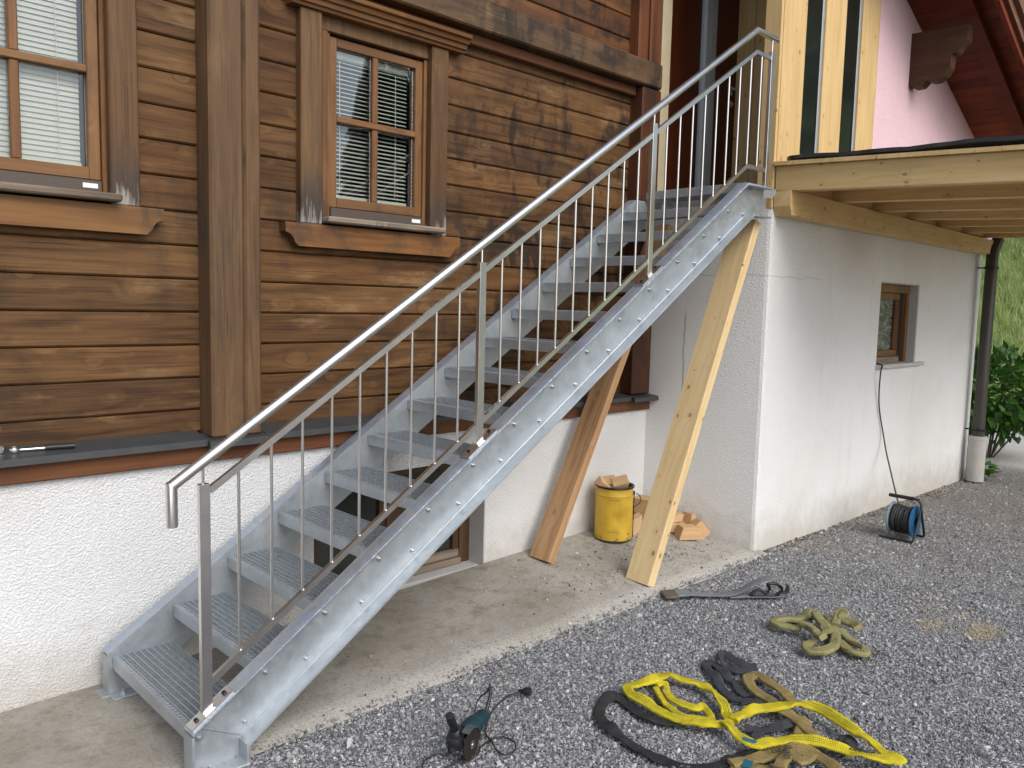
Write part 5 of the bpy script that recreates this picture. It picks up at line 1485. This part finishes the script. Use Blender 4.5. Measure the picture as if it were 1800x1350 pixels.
for i in range(34):
    a = random.uniform(0, 6.28); r_ = random.uniform(0, 0.14)
    o = l0.copy(); COL.objects.link(o)
    o.parent = weed
    o.matrix_local = orient(Vector((r_*math.cos(a), r_*math.sin(a), random.uniform(0.01, 0.16))), (math.cos(a), math.sin(a), random.uniform(-0.2, 0.8)), random.uniform(-0.6, 0.6)) @ Matrix.Scale(random.uniform(0.5, 0.85), 4)

# ---- scattered instances through geometry nodes (stuff nobody could count)
def scatter(name, pts, scales, variants, mat_list, tilt=3.14):
    me = bpy.data.meshes.new(name)
    me.from_pydata([tuple(p) for p in pts], [], [])
    at = me.attributes.new('sc', 'FLOAT', 'POINT')
    at.data.foreach_set('value', np.asarray(scales, dtype=np.float32))
    rt = me.attributes.new('rot', 'FLOAT_VECTOR', 'POINT')
    e = np.zeros((len(pts), 3), dtype=np.float32)
    e[:, 2] = rng.uniform(0, 6.283, len(pts))
    e[:, 0] = rng.uniform(-tilt, tilt, len(pts)); e[:, 1] = rng.uniform(-tilt, tilt, len(pts))
    rt.data.foreach_set('vector', e.ravel())
    o = bpy.data.objects.new(name, me)
    COL.objects.link(o)
    src = bpy.data.collections.new(name+'_source')
    for i, b in enumerate(variants):
        vm = bpy.data.meshes.new('chip'); b.to_mesh(vm); b.free()
        vm.materials.append(mat_list[i % len(mat_list)])
        src.objects.link(bpy.data.objects.new('chip', vm))
    ng = bpy.data.node_groups.new(name+'_nodes', 'GeometryNodeTree')
    ng.interface.new_socket('Geometry', in_out='INPUT', socket_type='NodeSocketGeometry')
    ng.interface.new_socket('Geometry', in_out='OUTPUT', socket_type='NodeSocketGeometry')
    N = ng.nodes
    gi, go = N.new('NodeGroupInput'), N.new('NodeGroupOutput')
    m2p = N.new('GeometryNodeMeshToPoints')
    iop = N.new('GeometryNodeInstanceOnPoints')
    ci = N.new('GeometryNodeCollectionInfo')
    ci.inputs['Collection'].default_value = src
    ci.inputs['Separate Children'].default_value = True
    iop.inputs['Pick Instance'].default_value = True
    a1 = N.new('GeometryNodeInputNamedAttribute'); a1.data_type = 'FLOAT'; a1.inputs[0].default_value = 'sc'
    a2 = N.new('GeometryNodeInputNamedAttribute'); a2.data_type = 'FLOAT_VECTOR'; a2.inputs[0].default_value = 'rot'
    e2r = N.new('FunctionNodeEulerToRotation')
    rv = N.new('FunctionNodeRandomValue'); rv.data_type = 'INT'
    rv.inputs[4].default_value = 0; rv.inputs[5].default_value = len(variants)-1
    Lk = ng.links.new
    Lk(gi.outputs[0], m2p.inputs['Mesh']); Lk(m2p.outputs[0], iop.inputs['Points'])
    Lk(ci.outputs[0], iop.inputs['Instance'])
    Lk(rv.outputs[2], iop.inputs['Instance Index'])
    Lk(a2.outputs[0], e2r.inputs[0]); Lk(e2r.outputs[0], iop.inputs['Rotation'])
    Lk(a1.outputs[0], iop.inputs['Scale'])
    Lk(iop.outputs[0], go.inputs[0])
    md = o.modifiers.new('scatter', 'NODES'); md.node_group = ng
    return kind(o, 'stuff')
def chip(seed):
    b = bmesh.new()
    bmesh.ops.create_icosphere(b, subdivisions=1, radius=1.0)
    rr = random.Random(seed)
    for v in b.verts:
        v.co *= rr.uniform(0.62, 1.1)
    b.transform(Matrix.Diagonal((1.0, rr.uniform(0.6, 0.95), rr.uniform(0.4, 0.7), 1)))
    bmesh.ops.dissolve_limit(b, angle_limit=R(14), verts=b.verts, edges=b.edges)
    bmesh.ops.triangulate(b, faces=b.faces)
    return b
def in_view(P, margin=0.35):
    d = P - np.array([-1.2008, -3.8, 1.8178])
    rr, dd, ff = np.array(_r), np.array(_d), np.array(_f)
    z = d@ff
    return (z > 0.3) & (np.abs(d@rr/np.maximum(z, .3)) < 0.628+margin) & (np.abs(d@dd/np.maximum(z, .3)) < 0.471+margin)
def gravel_points(x0, x1, y0, y1, density, seed):
    n = int((x1-x0)*(y1-y0)*density)
    X = rng.uniform(x0, x1, n); Y = rng.uniform(y0, y1, n)
    ye = np.array([-0.865 + 0.022*mnoise.noise(Vector((x*2.1, 3.3, 0))) + 0.012*mnoise.noise(Vector((x*11, 1.3, 0))) for x in X])
    spill = rng.exponential(0.022, n)
    keep = (Y < np.where(X < 4.33, ye+spill-0.004, -0.80)) & (Y > -9)
    X, Y = X[keep], Y[keep]
    Z = np.array([max(ground_z(x, y), slab_z(x, y) if (x < 4.33 and y > -0.875) else -1) for x, y in zip(X, Y)])
    return np.stack([X, Y, Z], 1)
P = np.concatenate([gravel_points(-0.6, 2.6, -2.9, -0.80, 10500, 1), gravel_points(2.6, 4.6, -3.3, -0.80, 8500, 2), gravel_points(4.6, 7.0, -3.3, -0.79, 4500, 3), gravel_points(7.0, 10.2, -3.2, -0.3, 1400, 4)])
P = P[in_view(P)]
sc = np.exp(rng.normal(math.log(0.0051), 0.5, len(P))).clip(0.0022, 0.018)
sc[rng.random(len(P)) < 0.014] *= 1.9
P[:, 2] += sc*0.12
scatter('gravel', P, sc, [chip(i) for i in range(7)], [M['stone']])
# grit and chips strewn on the apron
n = 420
X = np.concatenate([rng.normal(3.05, 0.45, n), rng.uniform(0.4, 4.2, 220), rng.normal(3.9, 0.25, 120)])
Y = np.concatenate([rng.normal(-0.38, 0.2, n), rng.uniform(-0.85, 0.1, 220), rng.normal(-0.55, 0.12, 120)])
k = (Y < 0.13) & (Y > -0.86) & (X < 4.22)
X, Y = X[k], Y[k]
Q = np.stack([X, Y, np.array([slab_z(x, y)+0.003 for x, y in zip(X, Y)])], 1)
sq = np.exp(rng.normal(math.log(0.0048), 0.5, len(Q))).clip(0.002, 0.013)
scatter('grit', Q, sq, [chip(20+i) for i in range(5)], [M['stone_earthy'], M['stone']])
# dry debris along the foot of the annex wall
n = 900
X = rng.uniform(4.4, 9.6, n); Y = -0.80-rng.exponential(0.05, n)
Q = np.stack([X, Y, np.array([ground_z(x, y)+0.004 for x, y in zip(X, Y)])], 1)
scatter('wall_foot_grit', Q, np.exp(rng.normal(math.log(0.008), 0.45, n)).clip(0.003, 0.02), [chip(40+i) for i in range(4)], [M['stone_earthy']])
# straw and bits under the canopy
def straw():
    b = bmesh.new(); box(b, -1, 1, -0.08, 0.08, -0.03, 0.03); return b
M['straw'] = plain('straw', (0.5, 0.4, 0.2), 0.8, 0, 0.3, 60)
n = 520
X = np.concatenate([rng.uniform(4.6, 9.8, n-120), rng.normal(4.9, 0.25, 60), rng.normal(4.1, .12, 60)]); Y = np.concatenate([-0.82-rng.exponential(0.4, n-120), rng.normal(-0.95, 0.07, 60), rng.normal(-2.2, 0.12, 60)])
Q = np.stack([X, Y, np.array([ground_z(x, y)+0.009 for x, y in zip(X, Y)])], 1)
scatter('straw', Q, rng.uniform(0.008, 0.022, n), [straw()], [M['straw']], 0.15)

# a spill of pale sawdust on the gravel, right of the slings
n = 1500
X = np.concatenate([rng.normal(3.96, 0.10, 1000), rng.normal(3.86, 0.08, 500)]); Y = np.concatenate([rng.normal(-2.44, 0.05, 1000), rng.normal(-2.21, 0.04, 500)])
Q = np.stack([X, Y, np.array([ground_z(x, y)+0.007 for x, y in zip(X, Y)])], 1)
M['sawdust'] = plain('sawdust', (0.5, 0.4, 0.24), 0.9, 0, 0.2, 80)
scatter('sawdust', Q, rng.uniform(0.0015, 0.004, n), [chip(60)], [M['sawdust']])

# meadow grass on the slope
def tuft(seed):
    rr = random.Random(seed)
    b = bmesh.new()
    for i in range(9):
        a = rr.uniform(0, 6.28); h = rr.uniform(0.5, 1.0); lean = rr.uniform(0.1, 0.6)
        d = Vector((math.cos(a), math.sin(a), 0)); s = Vector((-d.y, d.x, 0))*0.018
        o0 = d*rr.uniform(0, 0.15)
        v = [b.verts.new(o0-s), b.verts.new(o0+s), b.verts.new(o0+d*lean*0.4*h+Vector((0, 0, 0.65*h))+s*0.7), b.verts.new(o0+d*lean*0.4*h+Vector((0, 0, 0.65*h))-s*0.7), b.verts.new(o0+d*lean*h+Vector((0, 0, h)))]
        b.faces.new((v[0], v[1], v[2], v[3])); b.faces.new((v[3], v[2], v[4]))
    return b
n = 80000
X = rng.uniform(13.6, 34, n); Y = rng.uniform(-2.5, 10, n)
Z = np.array([hill_z(x, y) for x, y in zip(X, Y)])
Q = np.stack([X, Y, Z], 1)
Q = Q[in_view(Q, 0.12) & (Z > -0.2)]
scatter('meadow_grass', Q, rng.uniform(0.14, 0.42, len(Q)), [tuft(i) for i in range(4)], [M['grass']], 0.25)
# the far wood above the meadow, plus unseen conifers added for dark reflections
def conifer(seed):
    rr = random.Random(seed)
    b = bmesh.new()
    tube(b, [(0, 0, 0), (0, 0, 0.9)], 0.02, 5)
    for k in range(11):
        z = 0.08+0.085*k; r_ = 0.24*(1-k/11.5)
        m_ = 9
        top = b.verts.new((0, 0, z+0.12))
        ring = []
        for i in range(m_*2):
            a = 2*math.pi*i/(m_*2)+k
            q = r_*(rr.uniform(0.8, 1.15) if i % 2 else rr.uniform(0.4, 0.6))
            ring.append(b.verts.new((q*math.cos(a), q*math.sin(a), z-(0.05 if i % 2 else 0))))
        for i in range(m_*2): b.faces.new((top, ring[i], ring[(i+1) % (m_*2)]))
    return b
n = 5200
X = rng.uniform(16, 150, n); Y = rng.uniform(-130, 140, n)
_d2 = rng.uniform(32, 75, 420); _a2 = np.radians(rng.uniform(33.5, 40.5, 420))  # band of trees behind the camera, added to darken the window reflection
X = np.concatenate([X, 1.5+_d2*np.sin(_a2)]); Y = np.concatenate([Y, -_d2*np.cos(_a2)])
foot = 14.2 + np.maximum(0, -Y-15)*0.48
az = np.degrees(np.arctan2(X-1.5, -Y))
az4 = np.degrees(np.arctan2(X-4, -Y))  # bearing of the unseen trees added for the glazing's dark reflection
k = np.where(Y < -4, ((Y < -24) & (az > 33.5) & (az < 40.5)) | ((az4 > 56) & (X-foot > 7)), (Y > 6) & (X-foot > 16.0))
X, Y = X[k], Y[k]
Q = np.stack([X, Y, np.array([hill_z(x, y)-0.3 for x, y in zip(X, Y)])], 1)
scatter('far_wood', Q, rng.uniform(7, 14, len(Q)), [conifer(i) for i in range(4)], [M['needle']], 0.03)
